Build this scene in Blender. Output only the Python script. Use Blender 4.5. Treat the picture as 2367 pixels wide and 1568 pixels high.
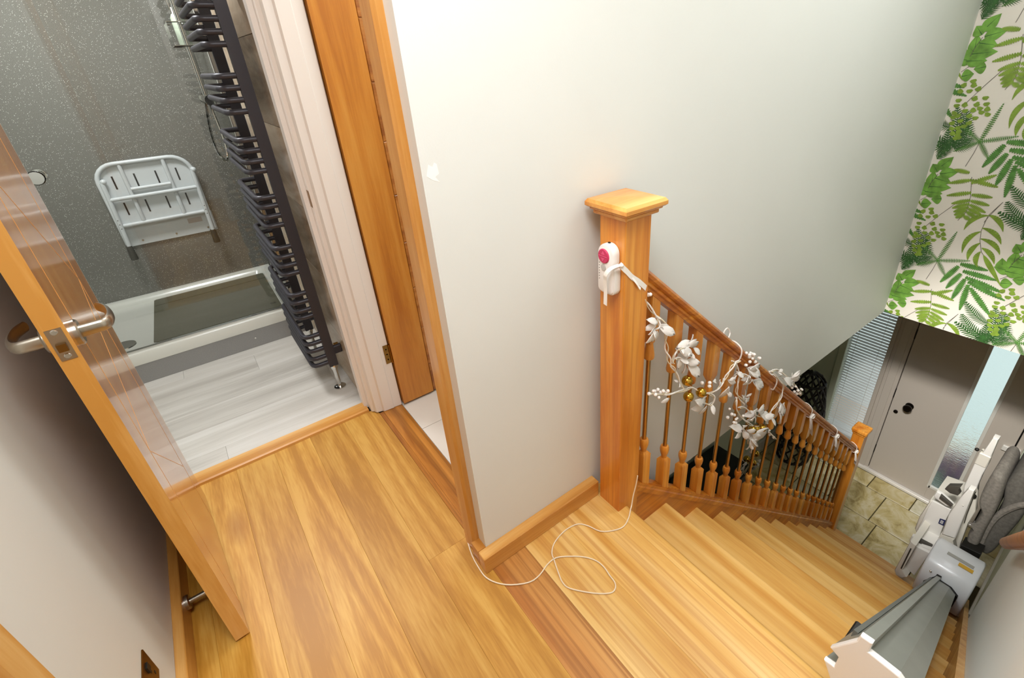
import bpy, bmesh, math, random
from mathutils import Vector, Matrix
random.seed(4)
for o in list(bpy.data.objects): bpy.data.objects.remove(o)
SC = bpy.context.scene
COL = SC.collection
# ---------------------------------------------------------------- camera
cd = bpy.data.cameras.new('camera'); cam = bpy.data.objects.new('camera', cd); COL.objects.link(cam)
SC.camera = cam
YAW, PIT, ROL = math.radians(53.3958), math.radians(-28.0743), math.radians(-3.0283)
fw = Vector((math.cos(PIT)*math.cos(YAW), math.cos(PIT)*math.sin(YAW), math.sin(PIT)))
rt = Vector((math.sin(YAW), -math.cos(YAW), 0)); up = rt.cross(fw)
R_ = math.cos(ROL)*rt + math.sin(ROL)*up; U_ = -math.sin(ROL)*rt + math.cos(ROL)*up
m = Matrix.Identity(4)
for i in range(3): m[i][0], m[i][1], m[i][2] = R_[i], U_[i], -fw[i]
m.translation = Vector((0, 0, 1.386)); cam.matrix_world = m
cd.sensor_width = 36; cd.sensor_fit = 'HORIZONTAL'; cd.lens = 36*1113.2/2367
cd.shift_x = -93.1/2367; cd.shift_y = -67.8/2367; cd.clip_start = .02
# ---------------------------------------------------------------- world, view
w = bpy.data.worlds.new('world'); SC.world = w; w.use_nodes = True
bg = w.node_tree.nodes['Background']; bg.inputs[0].default_value = (.83, .90, .90, 1); bg.inputs[1].default_value = 1.3
SC.view_settings.view_transform = 'Standard'; SC.view_settings.look = 'None'
SC.view_settings.gamma = 1; SC.view_settings.use_curve_mapping = False
SC.view_settings.exposure = 0.08
# ---------------------------------------------------------------- ceiling lamps; all but the bathroom one are added
def area(name, loc, sx, sy, power, col):
    l = bpy.data.lights.new(name, 'AREA'); l.shape = 'RECTANGLE'; l.size = sx; l.size_y = sy; l.energy = power; l.color = col
    o = bpy.data.objects.new(name, l); o.location = loc; COL.objects.link(o); return o
def spot(name, loc, aim, deg, blend, power, col):
    l = bpy.data.lights.new(name, 'SPOT'); l.energy = power; l.color = col; l.spot_size = math.radians(deg); l.spot_blend = blend; l.shadow_soft_size = .16
    o = bpy.data.objects.new(name, l); o.location = loc; o.rotation_euler = (Vector(aim)-Vector(loc)).to_track_quat('-Z', 'Y').to_euler(); COL.objects.link(o); return o
PANELS = [('landing', .04, .24, .70, .70), ('stairwell', 2.05, .34, 1.50, .42), ('bathroom', -.22, 2.85, .45, .45), ('toilet', .95, 1.42, .45, .45)]
area('landing_lamp', (.04, .24, 2.365),   .66, .66, 25, (.92, .97, 1.05))  # stands in for flash bounced off the ceiling above the camera
area('stairwell_lamp', (2.05, .34, 2.365), 1.46, .38, 10, (.92, .97, 1.05))  # added to brighten the stairs and far wall, no known lamp there
area('bathroom_lamp', (-.22, 2.85, 2.365), .41, .41, 29, (.98, .985, 1))
area('toilet_lamp', (.95, 1.42, 2.365), .41, .41, 10, (.98, .985, 1))  # added light for the small room, no known lamp
SPOTS = [((.62, .02, 2.25), (4.7, .62, -1.95), 24, 440), ((.62, .50, 2.25), (4.7, .40, -2.05), 24, 440), ((.30, .78, 2.25), (1.75, -.12, -.25), 46, 130)]  # invented spots that lift the front door, hall and stairlift wall
for k_, (p_, q_, d_, e_) in enumerate(SPOTS): spot('hall_spot_%d' % k_, p_, q_, d_, .9, e_, (1, .97, .92) if k_ < 2 else (.94, .97, 1))
# ---------------------------------------------------------------- helpers
WL = {}
def S(h):
    h = h.lstrip('#'); c = [int(h[i:i+2], 16)/255 for i in (0, 2, 4)]
    return tuple((v/12.92 if v <= .04045 else ((v+.055)/1.055)**2.4) for v in c) + (1,)
def newmat(name):
    M = bpy.data.materials.new(name); M.use_nodes = True
    return M, M.node_tree.nodes, M.node_tree.links, M.node_tree.nodes['Principled BSDF']
def plain(name, col, rough=.5, metal=0, coat=0, noise=0, nscale=30, bump=0, bscale=200):
    M, N, L, P = newmat(name); c = S(col) if isinstance(col, str) else col
    P.inputs['Base Color'].default_value = c; P.inputs['Roughness'].default_value = rough
    P.inputs['Metallic'].default_value = metal; P.inputs['Coat Weight'].default_value = coat; P.inputs['Coat Roughness'].default_value = .08
    if noise:
        tc = N.new('ShaderNodeTexCoord'); n = N.new('ShaderNodeTexNoise'); n.inputs['Scale'].default_value = nscale; n.inputs['Detail'].default_value = 5
        L.new(tc.outputs['Object'], n.inputs['Vector']); h = N.new('ShaderNodeHueSaturation'); h.inputs['Color'].default_value = c
        r = N.new('ShaderNodeMapRange'); r.inputs[1].default_value = .3; r.inputs[2].default_value = .7; r.inputs[3].default_value = 1-noise; r.inputs[4].default_value = 1+noise
        L.new(n.outputs[0], r.inputs[0]); L.new(r.outputs[0], h.inputs['Value']); L.new(h.outputs[0], P.inputs['Base Color'])
    if bump:
        tc = N.new('ShaderNodeTexCoord'); n = N.new('ShaderNodeTexNoise'); n.inputs['Scale'].default_value = bscale; n.inputs['Detail'].default_value = 3
        b = N.new('ShaderNodeBump'); b.inputs['Strength'].default_value = bump; b.inputs['Distance'].default_value = .002
        L.new(tc.outputs['Object'], n.inputs['Vector']); L.new(n.outputs[0], b.inputs['Height']); L.new(b.outputs[0], P.inputs['Normal'])
    return M
def wood(name, cols, axis, freq=9, stripes=0, rough=.32, coat=.25, var=.10, stretch=.07, sfreq=40, sdist=2.0, wave=.3, scol=None, fib=.22, knots=0):
    M, N, L, P = newmat(name); ax = 'xyz'.index(axis)
    tc = N.new('ShaderNodeTexCoord'); oi = N.new('ShaderNodeObjectInfo')
    mu = N.new('ShaderNodeMath'); mu.operation = 'MULTIPLY'; mu.inputs[1].default_value = 53.7; L.new(oi.outputs['Random'], mu.inputs[0])
    ad = N.new('ShaderNodeVectorMath'); ad.operation = 'ADD'; L.new(tc.outputs['Object'], ad.inputs[0]); L.new(mu.outputs[0], ad.inputs[1])
    mp = N.new('ShaderNodeMapping'); s = [1, 1, 1]; s[ax] = stretch; mp.inputs['Scale'].default_value = s; L.new(ad.outputs[0], mp.inputs['Vector'])
    n1 = N.new('ShaderNodeTexNoise'); n1.inputs['Scale'].default_value = freq; n1.inputs['Detail'].default_value = 6; n1.inputs['Roughness'].default_value = .58; n1.inputs['Distortion'].default_value = .9
    L.new(mp.outputs[0], n1.inputs['Vector'])
    wv = N.new('ShaderNodeTexNoise'); wv.inputs['Scale'].default_value = freq*.35; wv.inputs['Detail'].default_value = 2; L.new(mp.outputs[0], wv.inputs['Vector'])
    sn = N.new('ShaderNodeMath'); sn.operation = 'MULTIPLY'; sn.inputs[1].default_value = 62; L.new(wv.outputs[0], sn.inputs[0])
    si = N.new('ShaderNodeMath'); si.operation = 'SINE'; L.new(sn.outputs[0], si.inputs[0])
    mix = N.new('ShaderNodeMath'); mix.operation = 'MULTIPLY_ADD'; mix.inputs[1].default_value = .09*wave/.3; L.new(si.outputs[0], mix.inputs[0]); L.new(n1.outputs[0], mix.inputs[2])
    fb = N.new('ShaderNodeTexNoise'); fb.inputs['Scale'].default_value = freq*16; fb.inputs['Detail'].default_value = 2; L.new(mp.outputs[0], fb.inputs['Vector'])
    m2 = N.new('ShaderNodeMath'); m2.operation = 'MULTIPLY_ADD'; m2.inputs[1].default_value = fib; L.new(fb.outputs[0], m2.inputs[0]); L.new(mix.outputs[0], m2.inputs[2])
    rp = N.new('ShaderNodeValToRGB'); e = rp.color_ramp.elements
    e[0].position = .31+fib*.5; e[0].color = S(cols[0]); e[1].position = .69+fib*.5; e[1].color = S(cols[2])
    k = e.new(.49+fib*.5); k.color = S(cols[1]); L.new(m2.outputs[0], rp.inputs[0]); out = rp.outputs[0]
    if stripes:
        bx = [1, 1, 1]; bx[ax] = .012
        mp2 = N.new('ShaderNodeMapping'); mp2.inputs['Scale'].default_value = bx; L.new(ad.outputs[0], mp2.inputs['Vector'])
        dn = N.new('ShaderNodeTexNoise'); dn.inputs['Scale'].default_value = 3; L.new(mp.outputs[0], dn.inputs['Vector'])
        dm = N.new('ShaderNodeVectorMath'); dm.operation = 'MULTIPLY_ADD'; dm.inputs[1].default_value = (.012*sdist,)*3; L.new(dn.outputs['Color'], dm.inputs[0]); L.new(mp2.outputs[0], dm.inputs[2])
        wt = N.new('ShaderNodeTexNoise'); wt.inputs['Scale'].default_value = sfreq*3.2; wt.inputs['Detail'].default_value = 2.5; wt.inputs['Roughness'].default_value = .55
        L.new(dm.outputs[0], wt.inputs['Vector'])
        r2 = N.new('ShaderNodeValToRGB'); r2.color_ramp.elements[0].position = .36; r2.color_ramp.elements[0].color = (stripes,)*3+(1,); r2.color_ramp.elements[1].position = .56; r2.color_ramp.elements[1].color = (0, 0, 0, 1)
        L.new(wt.outputs[0], r2.inputs[0])
        mm = N.new('ShaderNodeMixRGB'); mm.inputs[2].default_value = S(scol or cols[0]); L.new(r2.outputs[0], mm.inputs[0]); L.new(out, mm.inputs[1]); out = mm.outputs[0]
    if knots:
        mk = N.new('ShaderNodeMapping'); sk_ = [1, 1, 1]; sk_[ax] = .38; mk.inputs['Scale'].default_value = sk_; L.new(ad.outputs[0], mk.inputs[0])
        dd = N.new('ShaderNodeVectorMath'); dd.operation = 'MULTIPLY_ADD'; dd.inputs[1].default_value = (.05,)*3; L.new(n1.outputs['Color'], dd.inputs[0]); L.new(mk.outputs[0], dd.inputs[2])
        vo = N.new('ShaderNodeTexVoronoi'); vo.inputs['Scale'].default_value = 6.5; L.new(dd.outputs[0], vo.inputs['Vector'])
        rk_ = N.new('ShaderNodeValToRGB'); rk_.color_ramp.elements[0].position = .05; rk_.color_ramp.elements[0].color = (1, 1, 1, 1); rk_.color_ramp.elements[1].position = .32; rk_.color_ramp.elements[1].color = (0, 0, 0, 1); L.new(vo.outputs['Distance'], rk_.inputs[0])
        sc2 = N.new('ShaderNodeSeparateColor'); L.new(vo.outputs['Color'], sc2.inputs[0]); g2 = N.new('ShaderNodeMath'); g2.operation = 'GREATER_THAN'; g2.inputs[1].default_value = .72; L.new(sc2.outputs[0], g2.inputs[0])
        m5 = N.new('ShaderNodeMath'); m5.operation = 'MULTIPLY'; L.new(rk_.outputs[0], m5.inputs[0]); L.new(g2.outputs[0], m5.inputs[1]); m6 = N.new('ShaderNodeMath'); m6.operation = 'MULTIPLY'; m6.inputs[1].default_value = knots; L.new(m5.outputs[0], m6.inputs[0])
        mk2 = N.new('ShaderNodeMixRGB'); mk2.inputs[2].default_value = S('#8A4E14'); L.new(m6.outputs[0], mk2.inputs[0]); L.new(out, mk2.inputs[1]); out = mk2.outputs[0]
    hs = N.new('ShaderNodeHueSaturation'); mr = N.new('ShaderNodeMapRange'); mr.inputs[3].default_value = 1-var; mr.inputs[4].default_value = 1+var
    L.new(oi.outputs['Random'], mr.inputs[0]); L.new(mr.outputs[0], hs.inputs['Value']); L.new(out, hs.inputs['Color']); L.new(hs.outputs[0], P.inputs['Base Color'])
    P.inputs['Roughness'].default_value = rough; P.inputs['Coat Weight'].default_value = coat; P.inputs['Coat Roughness'].default_value = .1 if coat > .15 else .35
    bp_ = N.new('ShaderNodeBump'); bp_.inputs['Strength'].default_value = .05; bp_.inputs['Distance'].default_value = .002; L.new(m2.outputs[0], bp_.inputs['Height']); L.new(bp_.outputs[0], P.inputs['Normal'])
    return M
def link(o, parent, props):
    COL.objects.link(o)
    if parent is not None: o.parent = parent
    for k, v in props.items(): o[k] = v
def T(name, label, cat, loc=(0,0,0), rot=None, **props):
    o = bpy.data.objects.new(name, None); o.empty_display_size = .05; o.location = loc
    props.update(label=label, category=cat); link(o, None, props)
    if rot is not None: o.rotation_euler = rot; WL[o.name] = Vector((0, 0, 0))
    else: WL[o.name] = Vector(loc)
    return o
def STR(name, loc=(0,0,0), label=None, **props):
    o = bpy.data.objects.new(name, None); o.empty_display_size = .05; o.location = loc; props['kind'] = 'structure'
    if label: props['label'] = label
    link(o, None, props); WL[o.name] = Vector(loc); return o
def O(name, bm, mat, parent=None, smooth=False, **props):
    vs = [v.co for v in bm.verts]
    c = Vector([(min(v[i] for v in vs)+max(v[i] for v in vs))/2 for i in range(3)])
    for v in bm.verts: v.co -= c
    bmesh.ops.recalc_face_normals(bm, faces=bm.faces)
    me = bpy.data.meshes.new(name)
    if smooth:
        for f in bm.faces: f.smooth = True
    bm.to_mesh(me); bm.free()
    mats = mat if isinstance(mat, (list, tuple)) else [mat]
    for q in mats: me.materials.append(q)
    o = bpy.data.objects.new(name, me); p = WL[parent.name] if parent else Vector((0, 0, 0))
    link(o, parent, props); o.location = c-p; WL[o.name] = c
    if smooth:
        try: me.set_sharp_from_angle(angle=math.radians(40))
        except Exception: pass
    return o
def copyat(o, world, parent, scale=None, name=None, **props):
    c = o.copy(); COL.objects.link(c); c.parent = parent; c.location = Vector(world)-WL[parent.name]
    if scale: c.scale = scale
    for k, v in props.items(): c[k] = v
    WL[c.name] = Vector(world); return c
def BM(): return bmesh.new()
def box(bm, x0, x1, y0, y1, z0, z1, bev=0, seg=1):
    v = [bm.verts.new((x, y, z)) for x in (x0, x1) for y in (y0, y1) for z in (z0, z1)]
    fs = [bm.faces.new([v[i] for i in q]) for q in ((0,1,3,2),(4,6,7,5),(0,4,5,1),(2,3,7,6),(0,2,6,4),(1,5,7,3))]
    if bev:
        bmesh.ops.recalc_face_normals(bm, faces=fs)
        es = list({e for f in fs for e in f.edges}); bmesh.ops.bevel(bm, geom=es, offset=bev, segments=seg, affect='EDGES', profile=.5)
    return bm
def B(*a, **k): return box(BM(), *a, **k)
def prism(pts, axis, a, b, bm=None, shift=(0,0,0), bev=0, seg=2):
    """pts in the other two axes (x,y / x,z / y,z order), extruded from a to b along axis; shift moves the far end"""
    bm = bm or BM(); ax = 'xyz'.index(axis)
    def mk(p, v):
        q = list(p); q.insert(ax, v); return Vector(q)
    A = [bm.verts.new(mk(p, a)) for p in pts]; C = [bm.verts.new(mk(p, b)+Vector(shift)) for p in pts]
    n = len(pts); fs = [bm.faces.new(A), bm.faces.new(list(reversed(C)))]
    for i in range(n): fs.append(bm.faces.new((A[i], C[i], C[(i+1) % n], A[(i+1) % n])))
    if bev:
        bmesh.ops.recalc_face_normals(bm, faces=fs)
        es = list(fs[0].edges)+list(fs[1].edges); bmesh.ops.bevel(bm, geom=es, offset=bev, segments=seg, affect='EDGES', profile=.5)
    return bm
def smoothpath(pts, n=4):
    P = [Vector(p) for p in pts]; out = []
    for i in range(len(P)-1):
        p0 = P[max(i-1, 0)]; p1 = P[i]; p2 = P[i+1]; p3 = P[min(i+2, len(P)-1)]
        for k in range(n):
            t = k/n; out.append(.5*((2*p1)+(p2-p0)*t+(2*p0-5*p1+4*p2-p3)*t*t+(3*p1-p0-3*p2+p3)*t**3))
    out.append(P[-1]); return out
def tube(pts, r, n=8, bm=None, sq=None, r2=None):
    bm = bm or BM(); P = [Vector(p) for p in pts]; rings = []; up0 = None
    for i, p in enumerate(P):
        d = (P[min(i+1, len(P)-1)]-P[max(i-1, 0)]).normalized()
        if up0 is None:
            up0 = Vector((0, 0, 1)) if abs(d.z) < .9 else Vector((0, 1, 0))
        s = d.cross(up0)
        if s.length < 1e-5: s = d.orthogonal()
        s.normalize(); u = s.cross(d).normalized(); up0 = u
        rr = r if r2 is None else r+(r2-r)*i/(len(P)-1)
        rings.append([bm.verts.new(p+(s*math.cos(a)*(sq or 1)+u*math.sin(a))*rr) for a in [2*math.pi*k/n for k in range(n)]])
    for a, b in zip(rings, rings[1:]):
        for k in range(n): bm.faces.new((a[k], a[(k+1) % n], b[(k+1) % n], b[k]))
    bm.faces.new(rings[0]); bm.faces.new(list(reversed(rings[-1]))); return bm
def lathe(prof, c, axis='z', n=20, bm=None):
    bm = bm or BM(); c = Vector(c); rings = []; ax = 'xyz'.index(axis); i1, i2 = (ax+1) % 3, (ax+2) % 3
    for r, h in prof:
        ring = []
        for k in range(n):
            q = [0, 0, 0]; q[ax] = h; q[i1] = r*math.cos(2*math.pi*k/n); q[i2] = r*math.sin(2*math.pi*k/n); ring.append(bm.verts.new(c+Vector(q)))
        rings.append(ring)
    for a, b in zip(rings, rings[1:]):
        for k in range(n): bm.faces.new((a[k], a[(k+1) % n], b[(k+1) % n], b[k]))
    bm.faces.new(rings[0]); bm.faces.new(list(reversed(rings[-1]))); return bm
def sphere(c, r, bm=None, n=10):
    bm = bm or BM(); bmesh.ops.create_uvsphere(bm, u_segments=n+4, v_segments=n, radius=r, matrix=Matrix.Translation(Vector(c))); return bm
def ribbon(pts, wdir, wd, th=.0008, bm=None):
    bm = bm or BM(); P = [Vector(p) for p in pts]; wv = Vector(wdir).normalized()*wd/2; rows = []
    for i, p in enumerate(P):
        d = (P[min(i+1, len(P)-1)]-P[max(i-1, 0)]).normalized(); nn = d.cross(wv).normalized()*th/2
        rows.append([bm.verts.new(q) for q in (p+wv+nn, p-wv+nn, p-wv-nn, p+wv-nn)])
    for a, b in zip(rows, rows[1:]):
        for k in range(4): bm.faces.new((a[k], a[(k+1) % 4], b[(k+1) % 4], b[k]))
    bm.faces.new(rows[0]); bm.faces.new(list(reversed(rows[-1]))); return bm
# ---------------------------------------------------------------- materials
paint = plain('sage_white_paint', '#DDDED7', .55, noise=.012, nscale=3, bump=.05, bscale=300)
paint_shaded = plain('sage_paint', '#C6CDB9', .6, noise=.02, nscale=3)  # same wall paint, colour darkened and greened to hold the hall's shade
ceil_m = plain('ceiling_white', '#EEEBE2', .7)
white_gloss = plain('white_gloss_paint', '#E9E4DC', .28, coat=.2)
oak_floor = wood('oak_floor', ('#AE7722', '#C08A32', '#D09F48'), 'y', 11, rough=.45, coat=.08, var=.11, wave=.35, stretch=.07, fib=.5, knots=.75)
ash_floor = wood('ash_floor', ('#CC9340', '#DCAC5C', '#E6BF78'), 'y', 7, stripes=.6, rough=.45, coat=.08, var=.05, sfreq=22, sdist=2.5, scol='#B97A30')
ash_dark = wood('ash_floor_brown', ('#A96826', '#C08540', '#CE9A55'), 'y', 7, stripes=.7, rough=.45, coat=.08, var=.02, sfreq=26, sdist=2.0, scol='#8E5620')
tread_m = wood('tread_ash', ('#CC9040', '#DBA757', '#E6BA70'), 'y', 7, stripes=.3, rough=.42, coat=.1, var=.05, sfreq=16, sdist=3.5, scol='#B9772A')
oak_trim_x = wood('oak_trim_along_x', ('#B5762B', '#CB9146', '#DBAB66'), 'x', 9, rough=.35, coat=.2, var=.03)
oak_trim_y = wood('oak_trim_along_y', ('#B5762B', '#CB9146', '#DBAB66'), 'y', 9, rough=.35, coat=.2, var=.03)
oak_dark_y = wood('oak_threshold', ('#8A4F12', '#B5752A', '#C98C40'), 'y', 9, stripes=.7, rough=.35, coat=.2, var=.03, sfreq=14, sdist=1, scol='#6E3E10')
oak_trim_z = wood('oak_upright', ('#C08336', '#D39D55', '#E2B876'), 'z', 9, rough=.35, coat=.2, var=.05)
pine_z = wood('pine_upright', ('#C67220', '#DB8D30', '#E6A448'), 'z', 8, stripes=.5, rough=.3, coat=.3, var=.06, sfreq=22, sdist=7, scol='#B3621A')
pine_x = wood('pine_along', ('#AC5C10', '#C6731A', '#D68A2A'), 'x', 10, stripes=.4, rough=.35, coat=.2, var=.04, sfreq=22, sdist=4, scol='#8A420B')
pine_dark = wood('pine_dark_along', ('#7E430E', '#9C5A18', '#B06C22'), 'x', 10, rough=.4, coat=.15, var=.02)
door_oak = wood('door_oak_varnished', ('#B06A18', '#C48030', '#D39646'), 'z', 9, rough=.22, coat=.55, var=.02)
door_edge = wood('door_oak_edge', ('#C68A3C', '#DBA55A', '#E7BC7C'), 'z', 9, rough=.35, coat=.2, var=.02)
door2_stile = wood('door_oak_stile', ('#B06A18', '#C47F26', '#CF9038'), 'z', 12, rough=.3, coat=.3, var=.01)
door2_panel = wood('door_oak_panel', ('#8A4E18', '#AC6C2A', '#BB7E3A'), 'x', 12, rough=.3, coat=.3, var=.04)
vinyl = wood('grey_vinyl_planks', ('#B4AFA6', '#C9C5BC', '#D8D5CE'), 'x', 6, rough=.4, coat=0, var=.03, wave=.2)
chrome = plain('chrome', '#D8D8D4', .08, 1)
nickel = plain('satin_nickel', '#B4AC9E', .28, 1)
brass = plain('aged_brass', '#8C6A36', .3, 1)
bronze_rod = plain('brushed_bronze_rod', '#C29A60', .3, 1)
gold = plain('gold_bauble', '#C8A040', .16, 1)
anthr = plain('anthracite_steel', '#3B3A40', .42, .2)
white_pl = plain('white_plastic', '#E6E3DC', .35)
cream_pl = plain('cream_plastic', '#DAD5C8', .4)
grey_alu = plain('grey_aluminium', '#9C9E94', .38, .35, noise=.05, nscale=8)
black_pl = plain('black_plastic', '#15130F', .5)
dgrey_pl = plain('dark_grey_plastic', '#4A463F', .5)
fabric = plain('grey_fabric', '#7C766D', .95, noise=.22, nscale=60, bump=.4, bscale=500)
fabric_d = plain('dark_grey_fabric', '#5F5B54', .95, noise=.2, nscale=60, bump=.4, bscale=500)
acrylic = plain('white_acrylic', '#E2E2D8', .18, coat=.4)
seat_white = plain('seat_white', '#D6DBDC', .3)
rubber = plain('rubber_brown', '#3A362C', .7)
mat_m = plain('shower_mat_rubber', '#615F4C', .75, noise=.08, nscale=120)
garl = plain('garland_white', '#EDE6DD', .6)
garl_stem = plain('garland_stem', '#DED2B4', .6)
greige = plain('greige_door_paint', '#C2B9AE', .45)
ribbon_m = plain('white_ribbon', '#F0EBE2', .5)
def sparkle():
    M, N, L, P = newmat('grey_sparkle_panel'); tc = N.new('ShaderNodeTexCoord')
    v = N.new('ShaderNodeTexVoronoi'); v.inputs['Scale'].default_value = 235; L.new(tc.outputs['Object'], v.inputs['Vector'])
    lt = N.new('ShaderNodeMath'); lt.operation = 'LESS_THAN'; lt.inputs[1].default_value = .27; L.new(v.outputs['Distance'], lt.inputs[0])
    sx = N.new('ShaderNodeSeparateColor'); L.new(v.outputs['Color'], sx.inputs[0])
    gt = N.new('ShaderNodeMath'); gt.operation = 'GREATER_THAN'; gt.inputs[1].default_value = .80; L.new(sx.outputs[0], gt.inputs[0])
    mu = N.new('ShaderNodeMath'); mu.operation = 'MULTIPLY'; L.new(lt.outputs[0], mu.inputs[0]); L.new(gt.outputs[0], mu.inputs[1])
    n = N.new('ShaderNodeTexNoise'); n.inputs['Scale'].default_value = 400; L.new(tc.outputs['Object'], n.inputs['Vector'])
    rp = N.new('ShaderNodeValToRGB'); rp.color_ramp.elements[0].color = S('#62615A'); rp.color_ramp.elements[1].color = S('#807E76'); rp.color_ramp.elements[0].position = .35; rp.color_ramp.elements[1].position = .65; L.new(n.outputs[0], rp.inputs[0])
    mx = N.new('ShaderNodeMixRGB'); mx.inputs[2].default_value = (.85, .86, .8, 1); L.new(mu.outputs[0], mx.inputs[0]); L.new(rp.outputs[0], mx.inputs[1])
    L.new(mx.outputs[0], P.inputs['Base Color']); P.inputs['Roughness'].default_value = .22; P.inputs['Coat Weight'].default_value = .5; P.inputs['Coat Roughness'].default_value = .05
    return M
spark = sparkle()
spark_k = plain('grey_sparkle_plinth', '#9A9996', .4, noise=.12, nscale=350)
def marble(name, a, b, c, scale, rough=.3, st=(1,1,1)):
    M, N, L, P = newmat(name); tc = N.new('ShaderNodeTexCoord'); oi = N.new('ShaderNodeObjectInfo')
    mu = N.new('ShaderNodeMath'); mu.operation = 'MULTIPLY'; mu.inputs[1].default_value = 31; L.new(oi.outputs['Random'], mu.inputs[0])
    ad = N.new('ShaderNodeVectorMath'); ad.operation = 'ADD'; L.new(tc.outputs['Object'], ad.inputs[0]); L.new(mu.outputs[0], ad.inputs[1])
    mp = N.new('ShaderNodeMapping'); mp.inputs['Scale'].default_value = st; L.new(ad.outputs[0], mp.inputs[0])
    n = N.new('ShaderNodeTexNoise'); n.inputs['Scale'].default_value = scale; n.inputs['Detail'].default_value = 8; n.inputs['Roughness'].default_value = .65; n.inputs['Distortion'].default_value = 1.2; L.new(mp.outputs[0], n.inputs['Vector'])
    rp = N.new('ShaderNodeValToRGB'); e = rp.color_ramp.elements; e[0].position = .34; e[0].color = S(a); e[1].position = .62; e[1].color = S(c); k = e.new(.47); k.color = S(b)
    L.new(n.outputs[0], rp.inputs[0]); hs = N.new('ShaderNodeHueSaturation'); mr = N.new('ShaderNodeMapRange'); mr.inputs[3].default_value = .8; mr.inputs[4].default_value = 1.12; L.new(oi.outputs['Random'], mr.inputs[0]); L.new(mr.outputs[0], hs.inputs['Value']); L.new(rp.outputs[0], hs.inputs['Color']); L.new(hs.outputs[0], P.inputs['Base Color'])
    P.inputs['Roughness'].default_value = rough; return M
bath_tile = marble('brown_grey_wall_tile', '#8C7A64', '#B39F86', '#CDBCA4', 3.5, .25, (1, .35, 1))
stone = marble('travertine', '#A08C50', '#CBB980', '#DFD3AC', 5, .35)
stone_p = marble('pale_travertine', '#B0A780', '#D3CCAC', '#E4DEC8', 5, .35)
white_tile = plain('white_floor_tile', '#DAD5CB', .3, noise=.02, nscale=6)
def glass(name, rough, col=(1, 1, 1, 1), bump=0):
    M, N, L, P = newmat(name); P.inputs['Base Color'].default_value = col; P.inputs['Transmission Weight'].default_value = 1; P.inputs['Roughness'].default_value = rough; P.inputs['IOR'].default_value = 1.45
    if bump:
        tc = N.new('ShaderNodeTexCoord'); n = N.new('ShaderNodeTexNoise'); n.inputs['Scale'].default_value = 60; mp = N.new('ShaderNodeMapping'); mp.inputs['Scale'].default_value = (1, .5, 1.6)
        b = N.new('ShaderNodeBump'); b.inputs['Strength'].default_value = bump; b.inputs['Distance'].default_value = .01; L.new(tc.outputs['Object'], mp.inputs[0]); L.new(mp.outputs[0], n.inputs[0]); L.new(n.outputs[0], b.inputs['Height']); L.new(b.outputs[0], P.inputs['Normal'])
    return M
def thin_glass(name):
    M = bpy.data.materials.new(name); M.use_nodes = True; N = M.node_tree.nodes; L = M.node_tree.links; N.clear()
    o = N.new('ShaderNodeOutputMaterial'); t = N.new('ShaderNodeBsdfTransparent'); t.inputs[0].default_value = (.965, .975, .965, 1)
    g = N.new('ShaderNodeBsdfGlossy'); g.inputs['Roughness'].default_value = .01; f = N.new('ShaderNodeFresnel'); f.inputs[0].default_value = 1.5
    x = N.new('ShaderNodeMixShader'); L.new(f.outputs[0], x.inputs[0]); L.new(t.outputs[0], x.inputs[1]); L.new(g.outputs[0], x.inputs[2]); L.new(x.outputs[0], o.inputs[0]); return M
clear = thin_glass('clear_screen_glass')
frost = glass('rippled_glass', .22, (.95, 1, 1, 1), .3)
# ---------------------------------------------------------------- measured outlines (metres)
WP_DOTS=[(0.878,0.447),(0.843,0.466),(0.886,0.417),(0.846,0.418),(0.836,0.448),(0.811,0.43),(0.88,0.371),(0.847,0.352),(0.881,0.345),(0.813,0.384),(0.769,0.387),(0.756,0.358),(0.796,0.356),(0.882,0.308),(0.837,0.321),(0.86,0.296),(0.804,0.327),(0.778,0.336),(0.746,0.335),(0.811,0.298),(0.766,0.317),(0.783,0.288),(0.738,0.309),(0.876,0.257),(0.843,0.27),(0.819,0.244),(0.802,0.263),(0.871,0.229),(0.843,0.234),(0.835,0.217),(0.86,0.205),(0.834,0.2),(0.839,0.183),(0.826,0.185),(0.88,0.286)]
WP_STEMS=[[(0.741,0.517),(0.792,0.444),(0.842,0.364),(0.849,0.292),(0.831,0.192)],[(0.729,0.173),(0.738,0.113),(0.754,0.04)],[(0.542,0.565),(0.581,0.482),(0.585,0.395),(0.574,0.339),(0.55,0.278),(0.534,0.261)],[(0.71,-0.011),(0.685,-0.115),(0.678,-0.2),(0.703,-0.257)],[(0.865,-0.017),(0.886,-0.073),(0.897,-0.141)],[(0.349,0.227),(0.386,0.189),(0.428,0.149)],[(0.544,-0.124),(0.577,-0.208),(0.587,-0.243)]]
WP_STAR=[[(0.729,0.173),(0.687,0.367)],[(0.729,0.173),(0.58,0.214)],[(0.729,0.173),(0.668,0.09)],[(0.729,0.173),(0.83,0.112)],[(0.729,0.173),(0.839,0.255)]]
WP_FERN=[[(0.706,-0.027),(0.804,-0.06)],[(0.706,-0.027),(0.585,-0.047)],[(0.704,-0.044),(0.609,0.015)],[(0.725,0.009),(0.798,0.018)],[(0.687,-0.094),(0.793,-0.129)],[(0.684,-0.105),(0.591,-0.104)],[(0.679,-0.134),(0.758,-0.169)],[(0.678,-0.138),(0.591,-0.148)],[(0.677,-0.155),(0.748,-0.193)],[(0.676,-0.159),(0.596,-0.189)],[(0.675,-0.173),(0.736,-0.213)],[(0.676,-0.182),(0.611,-0.204)],[(0.68,-0.192),(0.728,-0.23)],[(0.678,-0.2),(0.632,-0.222)],[(0.681,-0.215),(0.717,-0.244)],[(0.684,-0.226),(0.654,-0.24)]]
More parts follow.
